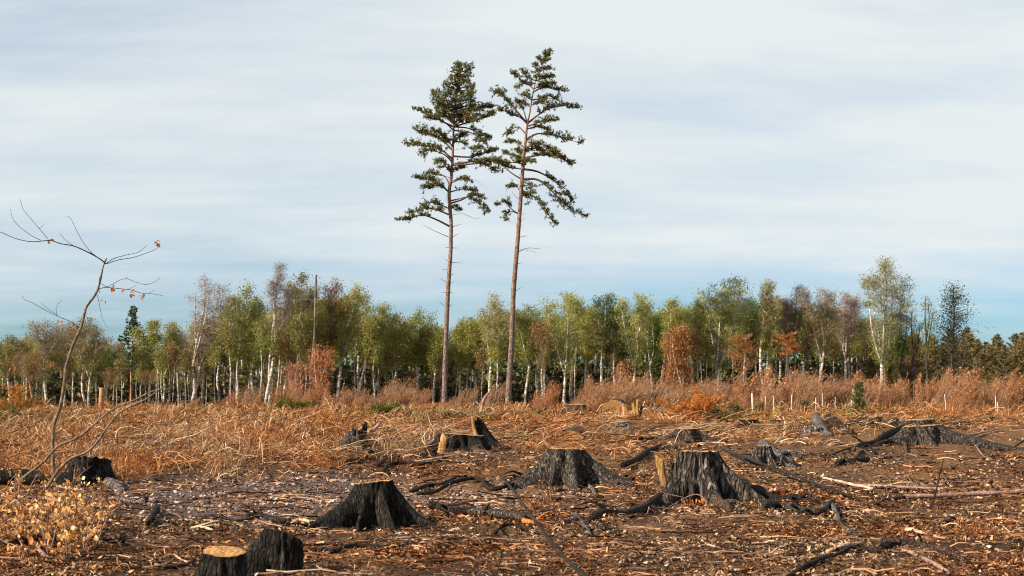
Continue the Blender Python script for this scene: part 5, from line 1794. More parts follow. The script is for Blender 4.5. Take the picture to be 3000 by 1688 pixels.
ST = [
    ('exposed_root', 'root', 'thick humped black root left of centre below the split stump', 'B', [(1400, 590), (1480, 570), (1540, 515), (1600, 485), (1690, 505), (1770, 525)], 44, 30, 'bark_black'),
    ('exposed_root', 'root', 'thin humped root lying just left of the thick humped black root', 'B', [(1200, 590), (1290, 550), (1350, 575), (1420, 625)], 24, 12, 'root_dark'),
    ('exposed_root', 'root', 'grey arched root overlapping the thick humped black root', 'B', [(1630, 595), (1690, 530), (1770, 500), (1840, 525), (1900, 560)], 28, 20, 'root_dark'),
    ('exposed_root', 'root', 'long wavy dark root under the wide split stump', 'C', [(40, 650), (110, 590), (230, 578), (380, 592), (500, 562), (570, 545)], 32, 20, 'root_dark'),
    ('fallen_branch', 'branch', 'straight pale stick on top of the long wavy root', 'C', [(270, 555), (400, 552), (560, 540), (740, 545)], 14, 10, 'stick_pale'),
    ('exposed_root', 'root', 'upper of two dark snaking roots left of the central stump', 'C', [(280, 785), (400, 740), (520, 730), (640, 700), (720, 688)], 34, 18, 'root_dark'),
    ('exposed_root', 'root', 'lower long snaking root leading to the central stump', 'C', [(340, 825), (470, 775), (600, 742), (760, 705), (830, 725), (890, 770), (990, 775), (1080, 765)], 28, 34, 'root_dark'),
    ('fallen_log', 'log', 'black half buried log right of the black charred stump', 'C', [(420, 960), (520, 962), (640, 985), (760, 992)], 60, 56, 'bark_black'),
    ('fallen_log', 'log', 'grey log with orange rotten end in the centre foreground', 'C', [(735, 998), (880, 1008), (1040, 1030), (1185, 1052)], 62, 66, 'bark_grey'),
    ('rotten_wood', 'wood', 'crumbling orange wood at the end of the grey log', 'C', [(1175, 1055), (1230, 1062), (1285, 1066)], 50, 20, 'rotten_wood'),
    ('exposed_root', 'root', 'short arched dark root below the grey log', 'C', [(940, 1110), (1010, 1078), (1100, 1070), (1150, 1092)], 28, 22, 'bark_black'),
    ('exposed_root', 'root', 'brown root lying at the foot of the central stump', 'C', [(1260, 780), (1400, 790), (1500, 790), (1620, 815)], 36, 22, 'root_brown'),
    ('exposed_root', 'root', 'pale elbow shaped root right below the central stump', 'C', [(1570, 762), (1640, 748), (1700, 780), (1745, 862)], 34, 30, 'bark_pale'),
    ('fallen_branch', 'branch', 'long dark branch in the foreground left of centre', 'B', [(1020, 1300), (1200, 1292), (1290, 1300), (1400, 1250), (1500, 1238), (1700, 1240), (1885, 1240), (2060, 1235), (2160, 1262)], 40, 16, 'root_dark'),
    ('fallen_branch', 'branch', 'pale split stick above the tip of the long dark branch', 'C', [(350, 1205), (460, 1215), (545, 1262)], 14, 10, 'stick_pale'),
    ('fallen_branch', 'branch', 'brown bent branch in the bracken behind the split stump', 'C', [(1000, 318), (1150, 290), (1250, 268), (1340, 292)], 14, 8, 'root_brown'),
    ('fallen_branch', 'branch', 'brown stick crossing in front of the pale round log end', 'C', [(1340, 370), (1400, 350), (1480, 330)], 10, 6, 'root_brown'),
    ('charred_lump', 'stump', 'dark rounded bark lump in the bracken under the left pine', 'C', [(545, 225), (600, 215), (690, 245)], 60, 30, 'bark_black'),
    ('charred_lump', 'stump', 'black upturned bark lump between the two pine feet', 'C', [(905, 150), (960, 155), (1025, 175)], 56, 20, 'bark_black'),
    ('fallen_branch', 'branch', 'thin grey stick slanting over the dark rounded lump', 'C', [(600, 245), (700, 190), (780, 130)], 10, 8, 'stick_pink'),
    ('fallen_branch', 'branch', 'short pale sawn stick left of the left pine foot', 'C', [(165, 145), (250, 75)], 16, 14, 'stick_pink'),
    ('fallen_branch', 'branch', 'pale stick propped at the left pine foot', 'C', [(480, 165), (580, 97)], 20, 14, 'stick_pale'),
    ('fallen_branch', 'branch', 'straight black pole running right from the largest stump', 'D', [(1125, 552), (1300, 600), (1450, 660), (1600, 722), (1750, 762), (1885, 800), (1990, 850), (2140, 880)], 26, 18, 'twig_dark'),
    ('exposed_root', 'root', 'dark humped root running left behind the yellow splinter', 'D', [(330, 615), (450, 572), (560, 520), (650, 488), (750, 505)], 40, 40, 'root_dark'),
    ('fallen_log', 'log', 'gnarled grey log right of the largest stump roots', 'D', [(1440, 962), (1540, 928), (1650, 940), (1760, 972), (1885, 985), (1960, 940), (1998, 915)], 66, 44, 'bark_grey'),
    ('exposed_root', 'root', 'pale gnarled limb bending down from the gnarled grey log', 'E', [(370, 915), (400, 990), (440, 1060), (500, 1130), (575, 1182)], 54, 20, 'bark_pale'),
    ('exposed_root', 'root', 'pale hooked root end left of the largest stump root', 'D', [(-40, 990), (0, 1010), (30, 1080), (75, 1125)], 40, 26, 'bark_pale'),
    ('exposed_root', 'root', 'grey curved root joining the pale hooked root end', 'C', [(1470, 1062), (1540, 1052), (1590, 1010)], 34, 40, 'bark_pale'),
    ('exposed_root', 'root', 'knobbly grey root piece below the thick left root', 'D', [(90, 1092), (170, 1100), (270, 1100)], 34, 20, 'bark_grey'),
    ('fallen_branch', 'branch', 'curled tan stick in the leaf litter below the largest stump', 'D', [(940, 1252), (1000, 1240), (1062, 1276)], 22, 16, 'stick_pale'),
    ('fallen_branch', 'branch', 'stubby bright stick in the leaf litter right of centre', 'D', [(1460, 1332), (1510, 1322), (1565, 1322)], 26, 20, 'stick_pale'),
    ('fallen_branch', 'branch', 'thin slanting tan stick right below the largest stump', 'D', [(1195, 1138), (1290, 1190), (1410, 1222)], 18, 10, 'stick_pale'),
    ('fallen_branch', 'branch', 'arched pale chip of wood below the small neat stump', 'D', [(950, 428), (1060, 420), (1142, 445)], 16, 10, 'stick_pale'),
    ('fallen_branch', 'branch', 'grey flat branch beside the peeling white stump', 'D', [(1600, 540), (1660, 530), (1740, 560)], 34, 30, 'bark_grey'),
    ('fallen_branch', 'branch', 'long thin arching branch lying before the overlapping stumps', 'E', [(340, 545), (480, 492), (650, 450), (800, 425), (950, 425), (1100, 446), (1250, 446), (1440, 440)], 18, 12, 'root_brown'),
    ('fallen_branch', 'branch', 'pale bow shaped branch right of the straight black pole', 'E', [(300, 738), (380, 800), (500, 846), (620, 856), (695, 845)], 20, 24, 'stick_pale'),
    ('fallen_branch', 'branch', 'thin twig curving up from the pale bow shaped branch', 'E', [(700, 842), (800, 818), (880, 775)], 10, 6, 'stick_pale'),
    ('fallen_branch', 'branch', 'upper pinkish straight branch on the right', 'E', [(560, 775), (700, 790), (860, 796), (960, 790), (1100, 786), (1270, 802)], 28, 18, 'stick_pink'),
    ('fallen_branch', 'branch', 'lower long pale pole reaching the right edge', 'E', [(950, 852), (1100, 856), (1180, 850), (1350, 850), (1500, 840), (1700, 832), (1900, 836)], 38, 32, 'stick_pink'),
    ('fallen_branch', 'branch', 'dark branch leading left from the lower long pale pole', 'E', [(770, 895), (850, 862), (950, 850)], 20, 30, 'root_dark'),
    ('fallen_branch', 'branch', 'small curved pale branch hooked on the lower long pole', 'E', [(1500, 852), (1560, 862), (1625, 842), (1668, 790)], 16, 10, 'stick_pale'),
    ('fallen_branch', 'branch', 'bright debarked stick lying alone on the right', 'E', [(955, 1110), (1050, 1122), (1150, 1140), (1262, 1162)], 34, 26, 'stick_pale'),
    ('fallen_branch', 'branch', 'dark curved branch at the bottom right', 'E', [(0, 1445), (120, 1408), (300, 1372), (400, 1332), (520, 1302), (630, 1308), (730, 1332)], 44, 34, 'root_dark'),
    ('fallen_branch', 'branch', 'bright peeled stick above the dark curved branch', 'E', [(330, 1312), (450, 1300), (612, 1268)], 36, 24, 'stick_pale'),
    ('rotten_log', 'log', 'broken brown rotten log at the bottom right', 'E', [(720, 1310), (850, 1280), (1050, 1285), (1250, 1335), (1430, 1395)], 80, 34, 'root_brown'),
    ('fallen_branch', 'branch', 'pale bar of wood lying against the rotten log', 'E', [(930, 1330), (1050, 1372), (1200, 1425), (1310, 1460)], 34, 34, 'stick_pink'),
    ('fallen_branch', 'branch', 'dark stick at the right edge above the rotten log', 'E', [(1690, 1138), (1800, 1192), (1900, 1238)], 40, 36, 'root_dark'),
    ('fallen_branch', 'branch', 'thin pale curved stick near the right edge', 'E', [(1620, 1008), (1700, 1048), (1775, 1092)], 14, 8, 'stick_pale'),
    ('fallen_branch', 'branch', 'weathered pale branch lying right of the overlapping stumps', 'E', [(1400, 405), (1550, 388), (1690, 358)], 26, 20, 'stick_pink'),
    ('fallen_branch', 'branch', 'dark bough behind the weathered pale branch', 'E', [(1300, 335), (1450, 345), (1610, 362)], 30, 14, 'bark_black'),
    ('fallen_branch', 'branch', 'short black chunk left of the lower long pale pole', 'E', [(660, 908), (720, 912), (795, 926)], 36, 22, 'bark_black'),
    ('charred_lump', 'wood', 'charred black lump on the open soil at right', 'E', [(410, 618), (460, 592), (560, 600), (650, 582)], 40, 40, 'bark_black'),
    ('fallen_branch', 'branch', 'thin stick slanting down right of the overlapping stumps', 'E', [(1430, 392), (1500, 460), (1570, 512), (1680, 612)], 14, 8, 'stick_pink'),
    ('fallen_branch', 'branch', 'pale sawn stick behind the rear right stump', 'E', [(955, 205), (1000, 168), (1045, 125)], 14, 12, 'stick_pale'),
    ('fallen_branch', 'branch', 'dark thin stick near the right edge in the middle distance', 'E', [(1660, 468), (1800, 450), (1900, 428)], 14, 12, 'root_dark'),
    ('charred_lump', 'wood', 'dark upturned lump behind the rear right stump', 'E', [(1060, 90), (1100, 100), (1165, 130)], 40, 16, 'bark_black'),
    ('charred_lump', 'wood', 'dark upturned lump among the white posts', 'E', [(300, 155), (350, 130), (400, 112)], 20, 40, 'bark_black'),
    ('fallen_branch', 'branch', 'long pale arched branch at the edge of the bracken on the left', 'B', [(-40, 600), (80, 562), (200, 550), (330, 550), (450, 580), (610, 608)], 20, 14, 'stick_pale'),
    ('fallen_branch', 'branch', 'dark charred branch on the gravel, left part', 'B', [(360, 1010), (480, 1022), (640, 1010), (720, 985)], 26, 26, 'bark_black'),
    ('fallen_branch', 'branch', 'dark charred branch on the gravel, thicker right part', 'B', [(600, 985), (700, 992), (800, 1028), (950, 1032)], 34, 44, 'bark_black'),
    ('fallen_branch', 'branch', 'pale humped root piece left of the black charred stump', 'B', [(950, 1040), (1020, 1025), (1090, 1065)], 32, 22, 'stick_pale'),
    ('fallen_branch', 'branch', 'bright stick on the gravel above the yellow topped stump', 'B', [(170, 1100), (240, 1115), (335, 1126)], 26, 20, 'stick_pale'),
    ('fallen_branch', 'branch', 'short pale stick left of the black charred stump', 'B', [(1180, 915), (1230, 912), (1292, 922)], 24, 20, 'stick_pale'),
    ('fallen_branch', 'branch', 'pale forked stick right of the dark hunched stump', 'B', [(1075, 1200), (1140, 1192), (1210, 1200)], 22, 18, 'stick_pale'),
    ('fallen_branch', 'branch', 'small curled pale stick under the long dark branch', 'B', [(1420, 1320), (1470, 1352), (1535, 1345)], 18, 12, 'stick_pale'),
    ('fallen_branch', 'branch', 'dark thin stick left behind the yellow topped stump', 'B', [(0, 1242), (150, 1202), (290, 1188)], 20, 14, 'root_dark'),
    ('fallen_branch', 'branch', 'pale crooked stick left of the yellow topped stump', 'B', [(0, 1302), (60, 1332), (160, 1392)], 20, 12, 'stick_pale'),
    ('fallen_branch', 'branch', 'brown stick in the bottom left corner by the yellow topped stump', 'B', [(-60, 1442), (100, 1418), (190, 1380)], 34, 28, 'root_brown'),
    ('fallen_branch', 'branch', 'level brown stick left of the snapped stump', 'B', [(1200, 328), (1300, 302), (1400, 295), (1485, 295)], 18, 12, 'root_brown'),
    ('fallen_branch', 'branch', 'short dark stick in the bracken left', 'B', [(690, 405), (760, 372), (815, 348)], 18, 14, 'root_dark'),
    ('fallen_branch', 'branch', 'brown branch sloping up along the bracken edge', 'B', [(600, 612), (750, 552), (860, 482), (925, 430)], 16, 8, 'root_brown'),
    ('fallen_branch', 'branch', 'weathered pale stick at the foot of the wood left', 'B', [(1200, 130), (1300, 140), (1415, 156)], 12, 9, 'stick_pale'),
    ('fallen_log', 'log', 'brown log under the dead leaves in the bottom left corner', 'A', [(-60, 1262), (150, 1245), (300, 1225), (470, 1215), (700, 1220), (990, 1210)], 84, 84, 'root_brown'),
    ('fallen_branch', 'branch', 'long thin branch along the bottom left', 'A', [(-40, 1340), (200, 1330), (450, 1335), (700, 1330), (900, 1312), (1060, 1280)], 26, 18, 'root_brown'),
    ('fallen_branch', 'branch', 'pale curved branch over the bottom left log', 'A', [(270, 1260), (330, 1300), (450, 1322), (620, 1332)], 34, 26, 'stick_pink'),
    ('fallen_branch', 'branch', 'pale barked root piece with a dark drooping end at left', 'A', [(920, 885), (1050, 910), (1150, 925), (1225, 942)], 44, 40, 'bark_pale'),
    ('fallen_branch', 'branch', 'dark drooping end below the pale barked root piece', 'A', [(1235, 950), (1210, 1010), (1170, 1085)], 60, 40, 'bark_black'),
    ('wood_slab', 'wood', 'flat pale wood slab right of the dark mossy stump', 'A', [(1010, 755), (1150, 742), (1285, 742)], 30, 24, 'stick_pale'),
    ('fallen_branch', 'branch', 'tan branch crossing the dead leaves, upper one', 'A', [(-30, 806), (130, 782), (280, 770), (400, 762), (560, 772)], 22, 16, 'stick_pink'),
    ('fallen_branch', 'branch', 'tan branch crossing the dead leaves, lower one', 'A', [(200, 862), (350, 860), (450, 882), (650, 852)], 26, 16, 'stick_pink'),
    ('wood_slab', 'wood', 'pale sawn plate of wood in the bracken on the far left', 'A', [(140, 385), (220, 372), (310, 368)], 34, 26, 'stick_pale'),
    ('fallen_branch', 'branch', 'thin brown stick in the bracken on the far left', 'A', [(100, 510), (210, 485), (290, 420), (390, 385)], 16, 12, 'root_brown'),
]
for i, (nm, cat, lab, reg, pts, w0, w1, mt) in enumerate(ST):
    stick(nm, lab, cat, reg, pts, w0, w1, mt, seed=i)

# big black log at the left edge
mbl = MB()
a_ = G(*q('A', -200, 760)); b_ = G(*q('A', 300, 745))
y_ = (a_[1] + b_[1]) / 2
ra = px2m(150 / 2.693 / 2, y_)
root_tube(mbl, [a_ + [0, .2, ra * .8], (a_ + b_) / 2 + [0, .2, ra * .8], b_ + [0, .2, ra * .7]], ra, ra * .9, sides=24, seed=77, wig=.07)
tag(build(mbl, 'fallen_log', M['bark_black'], loc=tuple(a_), smooth=True), 'big black log lying at the left edge of the picture', 'log')


# ---------------- free standing thin twigs
def wire(mb_, pts, w0, w1, sides=5, n=None):
    n = n or max(8, 5 * len(pts))
    p = crom(pts, n)
    mb_.tubes(p[None], np.linspace(w0, w1, n)[None], sides)
    return p


def near_branch(label, reg, pts, ya, yb, w0, w1, mt):
    n = len(pts)
    p3 = [P(*q(reg, *p_), ya + (yb - ya) * i / (n - 1)) for i, p_ in enumerate(pts)]
    m_ = MB()
    ym = (ya + yb) / 2
    p = crom(p3, 36)
    R = np.linspace(px2m(w0 / 2.693 / 2, ya), px2m(w1 / 2.693 / 2, yb), 36)
    R = R * (1 + .12 * vnoise(xyz(np.arange(36) * .7, 0 * np.arange(36), 2.)))
    m_.tubes(p[None], R[None], 8)
    return tag(build(m_, 'standing_branch', M[mt], loc=tuple(p3[0]), smooth=True), label, 'branch')


near_branch('dark diagonal branch sticking up from the bottom edge in the centre foreground', 'C', [(1760, 1600), (1640, 1449), (1500, 1310), (1370, 1160), (1250, 1000), (1110, 800), (1020, 690), (975, 640)], 6.6, 8.6, 46, 13, 'twig_dark')
e0 = G(*q('E', 1130, 935))
near_branch('thin dark twig standing upright on the right', 'E', [(1130, 935), (1170, 850), (1200, 740), (1222, 630), (1250, 535)], e0[1], e0[1], 18, 8, 'twig_dark')
f0 = G(*q('D', 640, 960))
tw = thing('twig_spray', 'spray of thin bare twigs in front of the largest stump', 'twigs', f0)
yt = f0[1]
for pts, w in [([(570, 755), (680, 800), (820, 830), (850, 860)], 10), ([(1005, 870), (960, 820), (900, 805), (800, 845), (640, 940)], 8), ([(545, 915), (610, 960), (620, 1050), (680, 1180), (745, 1315)], 9),
               ([(600, 1030), (740, 1045), (780, 1150), (800, 1230), (865, 1305)], 8), ([(545, 900), (530, 960), (515, 1050)], 12), ([(690, 860), (740, 880), (810, 905)], 6), ([(820, 850), (870, 930), (920, 980)], 5),
               ([(640, 940), (690, 920), (760, 990)], 5), ([(200, 1170), (240, 1230), (265, 1262)], 8), ([(345, 620), (420, 650), (520, 700), (515, 760)], 9), ([(150, 640), (260, 720), (380, 760), (480, 800)], 9)]:
    m_ = MB()
    wire(m_, [P(*q('D', *p_), yt - .05 + .03 * i) for i, p_ in enumerate(pts)], px2m(w / 2.693 / 2, yt), px2m(w / 2.693 / 4, yt))
    build(m_, 'twig', M['stick_pink'], tw, smooth=True)
m_ = MB()
rl = np.random.default_rng(8)
c_ = np.array([P(*q('D', rl.uniform(800, 990), rl.uniform(840, 900)), yt - .03) for _ in range(26)])
aa = nrm(rl.normal(0, .4, c_.shape) + [0, 0, -1]); bb = nrm(np.cross(aa, rl.normal(0, 1, c_.shape)))
m_.quads(c_, aa * .022, bb * .010, .3)
build(m_, 'leaves', M['leaf_orange'], tw)

# ---------------- bent sapling on the left with dead leaves
sb = G(*q('A', 420, 780))
ysap = sb[1]
sap = thing('bent_sapling', 'thin bent sapling in the left foreground with a few dead leaves on wispy twigs', 'sapling', sb)
m_ = MB()
S_ = lambda x, y_, d=0: P(*q('S', x, y_), ysap + d)
stem_px = [q('A', 425, 760), q('A', 420, 600), q('A', 415, 430), q('A', 425, 260)] + [q('S', *p_) for p_ in [(350, 1370), (372, 1300), (393, 1160), (402, 1080), (445, 950), (490, 850), (512, 765), (527, 718), (582, 642), (608, 560), (625, 480), (646, 428)]]
n_ = len(stem_px)
wpx = np.interp(np.linspace(0, 1, 80), [0, .3, .55, .8, 1], [11, 10.5, 9.5, 7, 4.2])
p = crom([P(u, v, ysap + .25 * i / n_) for i, (u, v) in enumerate(stem_px)], 80)
m_.tubes(p[None], (px2m(wpx / 2, ysap) * (1 + .12 * vnoise(xyz(np.arange(80) * .5, np.zeros(80), 1.))))[None], 9)
build(m_, 'stem', M['sapling_bark'], sap, smooth=True)
TW = [
    ([(640, 462), (610, 435), (540, 395), (450, 355), (370, 340), (300, 320), (200, 328), (100, 310), (0, 268), (-60, 250)], 8, 3),
    ([(290, 310), (240, 250), (180, 180), (140, 130), (120, 65)], 3.5, 2), ([(250, 320), (190, 290), (110, 230), (75, 180), (62, 130)], 3.5, 2), ([(235, 250), (270, 222)], 2, 1.5),
    ([(560, 400), (510, 340), (470, 270), (430, 190), (404, 172)], 3.5, 2), ([(450, 355), (400, 320), (362, 278)], 3, 2), ([(600, 430), (560, 400), (480, 370)], 4, 2),
    ([(640, 462), (690, 430), (760, 410), (840, 390), (890, 350)], 5, 2), ([(645, 462), (720, 438), (800, 425), (880, 400), (940, 375), (972, 345)], 5, 2),
    ([(600, 612), (650, 605), (720, 612), (790, 620), (860, 640), (930, 645), (995, 658)], 5, 2), ([(610, 580), (650, 600), (700, 575), (760, 552), (830, 575), (890, 588), (940, 570), (972, 548)], 3.5, 2),
    ([(765, 552), (775, 537)], 2, 1.5), ([(770, 620), (830, 590)], 2, 1.5), ([(905, 640), (938, 620)], 2, 1.5),
    ([(590, 650), (605, 720), (620, 790), (650, 850)], 3, 1.5), ([(602, 640), (600, 590), (603, 540)], 4, 2),
    ([(480, 850), (440, 820), (400, 800), (350, 780), (270, 740), (200, 700), (150, 680), (133, 655)], 4.5, 2), ([(350, 775), (300, 740), (248, 700)], 3, 1.5), ([(345, 770), (342, 720), (378, 680)], 2.5, 1.5),
    ([(490, 810), (465, 815), (440, 840)], 3, 1.5), ([(385, 1190), (350, 1180), (310, 1130), (262, 1110)], 5, 3), ([(300, 1120), (240, 1110), (160, 1150), (90, 1210), (0, 1250)], 4, 2),
    ([(380, 1180), (330, 1160), (230, 1165), (120, 1200)], 3, 2),
]
for k_, (pts, w0, w1) in enumerate(TW):
    m_ = MB()
    wire(m_, [S_(x, y_, .15 + .05 * ((k_ * 7) % 5 - 2) * i / len(pts)) for i, (x, y_) in enumerate(pts)], px2m(w0 / 2.07 / 2, ysap), px2m(w1 / 2.07 / 2, ysap), 4)
    build(m_, 'twig', M['twig_dark'], sap, smooth=True)


def leaf_mesh(seed, L_=.055, w=.02):
    rs = np.random.default_rng(seed)
    curl = rs.uniform(.3, .9)
    n = 5
    t = np.linspace(0, 1, n)
    wd = w * np.sin(PI * np.clip(t * .92 + .04, 0, 1)) ** .7
    ang = curl * (t - .3) * 2
    cx = np.cumsum(np.r_[0, np.cos(ang[:-1])]) * L_ / n
    cz = np.cumsum(np.r_[0, np.sin(ang[:-1])]) * L_ / n
    fold = .5 * wd
    v = np.concatenate([np.stack([cx, wd, cz + fold], -1), np.stack([cx, 0 * wd, cz], -1), np.stack([cx, -wd, cz + fold * rs.uniform(.2, 1)], -1)])
    f = []
    for i in range(n - 1):
        f.append((i, i + 1, n + i + 1, n + i)); f.append((n + i, n + i + 1, 2 * n + i + 1, 2 * n + i))
    me = bpy.data.meshes.new('leaf')
    me.from_pydata([tuple(a) for a in v], [], f)
    me.materials.append(M['hanging_leaf'])
    for p_ in me.polygons: p_.use_smooth = True
    return me


LM = [leaf_mesh(i, .05, .0135) for i in range(5)]
M['russet_leaf'] = leaf_mat('russet_leaf', [(0, (.22, .07, .03)), (.5, (.40, .15, .07)), (1, (.62, .34, .2))], objvar=False)
RMs = []
for i in range(5):
    me_ = leaf_mesh(i + 9, .05, .012)
    me_.materials.clear(); me_.materials.append(M['russet_leaf'])
    RMs.append(me_)


def add_leaf(parent, pos, rs, s=1.0, pool=None):
    o = bpy.data.objects.new('leaf', (pool or LM)[int(rs.integers(0, 5))])
    C.objects.link(o)
    o.parent = parent
    base = np.array(parent.location) if parent.parent is None else np.array(parent.location) + np.array(parent.parent.location)
    o.location = tuple(np.asarray(pos) - base)
    o.rotation_euler = (rs.uniform(-.9, .9), rs.uniform(.2, 1.9), rs.uniform(0, 6.28))
    s *= rs.uniform(.75, 1.3)
    o.scale = (s, s, s)


rl = np.random.default_rng(19)
for (x_, y_, n_, sp) in [(300, 318, 5, 10), (372, 805, 7, 18), (940, 332, 7, 16), (680, 608, 8, 18), (748, 620, 4, 10), (800, 650, 4, 12), (803, 622, 3, 10), (870, 650, 5, 10), (630, 683, 3, 8),
                         (520, 955, 4, 16), (322, 1062, 5, 22), (300, 1060, 4, 15), (100, 1080, 5, 22), (55, 1100, 3, 15), (480, 1175, 2, 8), (478, 1245, 3, 8), (40, 1200, 5, 25), (120, 1065, 3, 12), (450, 845, 2, 15)]:
    for _ in range(n_):
        add_leaf(sap, S_(x_ + rl.normal(0, sp * .6), y_ + rl.normal(0, sp * .45), .15 + rl.normal(0, .04)), rl, 1.1, RMs)

# two long bare shoots next to it
sh = thing('forked_shoots', 'pair of long smooth bare shoots curving up to the right on the left side', 'branch', G(*q('A', 355, 765)))
for pts, w0, w1 in [([(355, 765), (420, 680), (460, 612), (560, 522), (680, 472), (760, 400), (850, 270), (930, 170), (1050, 98), (1150, 55), (1240, -10), (1290, -40), (1315, -60)], 27, 10),
                    ([(-60, 940), (0, 885), (80, 790), (160, 690), (330, 560), (450, 430), (600, 362), (700, 290), (800, 200), (930, 112), (1060, 60), (1180, 0), (1260, -22)], 24, 10)]:
    m_ = MB()
    ya = ysap - .15
    p = crom([P(*q('A', *p_), ya) for p_ in pts], 60)
    m_.tubes(p[None], (np.linspace(px2m(w0 / 2.693 / 2, ya), px2m(w1 / 2.693 / 2, ya), 60) * (1 + .08 * vnoise(xyz(np.arange(60) * .6, np.zeros(60), w0))))[None], 9)
    build(m_, 'shoot', M['sapling_bark'], sh, smooth=True)

# leafy brushwood: dead leaves on fine twigs
bb_ = G(*q('A', 330, 1180))
bush = thing('leafy_brushwood', 'low tangle of twigs full of golden dead leaves in the bottom left', 'brushwood', bb_)
m_ = MB()
rl = np.random.default_rng(23)
tips = []
for k_ in range(90):
    x0, y0_ = rl.uniform(-80, 780), rl.uniform(880, 1340)
    dx = rl.uniform(-260, 260)
    hgt = rl.uniform(80, 380)
    g0 = G(*q('A', x0, y0_))
    y0w = g0[1]
    g1 = P(*q('A', x0 + dx * .5, y0_ - hgt * .7), y0w - .1)
    g2 = P(*q('A', x0 + dx, y0_ - hgt), y0w + rl.uniform(-.3, .3))
    g2[2] = max(g2[2], float(gz(g2[0], g2[1])) + .03)
    pth = wire(m_, [g0, g1, g2], .0065, .0022, 4, 9)
    tips.append(pth)
build(m_, 'twigs', M['stick_pink'], bush, smooth=True)
tips = np.array(tips)
nlf = 0
pts_l = []
while len(pts_l) < 1250:
    pth = tips[rl.integers(0, len(tips))]
    pos = pth[rl.integers(1, 9)] + rl.normal(0, .05, 3)
    u, v = proj(*pos)
    if u > 385 + rl.normal(0, 30) or v < 1362 + .10 * u + rl.normal(0, 12): continue
    if pos[2] < float(gz(pos[0], pos[1])): pos[2] = float(gz(pos[0], pos[1])) + .02
    pts_l.append(pos)
for pos in pts_l[:290]:
    add_leaf(bush, pos, rl, 1.25)
pl = np.array(pts_l[290:])
m_ = MB()
aa = nrm(rl.normal(0, .7, pl.shape) + [0, 0, -.6]); bb = nrm(np.cross(aa, rl.normal(0, 1, pl.shape)))
sz = rl.uniform(.7, 1.25, (len(pl), 1))
m_.quads(pl, aa * .026 * sz, bb * .012 * sz, .6)
m_.quads(pl + bb * .008, bb * .018 * sz, aa * .011 * sz, .6)
o = build(m_, 'leaves', M['dead_leaf'], bush)
o['kind'] = 'stuff'


# ------------------------------------------------------------------ ground litter
rg = np.random.default_rng(101)


def scatter(n, V0, V1, U0=-500, U1=3500, pw=1.0):
    """points on the ground, evenly dense over the view's depth"""
    U = rg.uniform(U0, U1, n)
    V = V0 + (V1 - V0) * rg.uniform(0, 1, n) ** pw
    yv = np.interp(V, _vt, _yt)
    x = (U - 1500) / F_PX * yv * 1.003
    x = x + rg.normal(0, .02, n)
    yv = yv + rg.normal(0, .02, n)
    return x, yv, gz(x, yv)


_yt0 = np.geomspace(7, 140, 900)
_vt0 = proj(0 * _yt0, _yt0, gbase(0 * _yt0, _yt0))[1]
o_ = np.argsort(_vt0)
_vt, _yt = _vt0[o_], _yt0[o_]

# stones: the biggest ones singly
def rock_mesh(seed):
    rs = np.random.default_rng(seed)
    t = (1 + 5 ** .5) / 2
    v = nrm(np.array([(-1, t, 0), (1, t, 0), (-1, -t, 0), (1, -t, 0), (0, -1, t), (0, 1, t), (0, -1, -t), (0, 1, -t), (t, 0, -1), (t, 0, 1), (-t, 0, -1), (-t, 0, 1)], float))
    f = [(0, 11, 5), (0, 5, 1), (0, 1, 7), (0, 7, 10), (0, 10, 11), (1, 5, 9), (5, 11, 4), (11, 10, 2), (10, 7, 6), (7, 1, 8), (3, 9, 4), (3, 4, 2), (3, 2, 6), (3, 6, 8), (3, 8, 9), (4, 9, 5), (2, 4, 11), (6, 2, 10), (8, 6, 7), (9, 8, 1)]
    v = v * rs.uniform(.65, 1.2, (12, 1)) * np.array([1.25, .95, .62])
    return v, np.array(f)


RV = [rock_mesh(i) for i in range(6)]
RM = []
for v, f in RV:
    me = bpy.data.meshes.new('stone')
    me.from_pydata([tuple(a) for a in v], [], [tuple(int(b) for b in a) for a in f])
    me.materials.append(M['stone'])
    RM.append(me)
cnt = 0
xs, ys_, zs = scatter(6000, 1375, 1600, 350, 1750)
for x, y, z in zip(xs, ys_, zs):
    if cnt >= 260: break
    if stony_of(x, y) < rg.uniform(.35, .9): continue
    o = bpy.data.objects.new('stone', RM[cnt % 6])
    C.objects.link(o)
    r = rg.uniform(.018, .036) * (1.25 if rg.random() < .12 else 1)
    o.location = (x, y, z + r * .25)
    o.rotation_euler = (rg.uniform(-.5, .5), rg.uniform(-.5, .5), rg.uniform(0, 6.28))
    o.scale = (r, r, r)
    tag(o, 'pale pinkish stone lying on the stony ground between the stumps', 'stone', 'stones on the gravel patch')
    cnt += 1
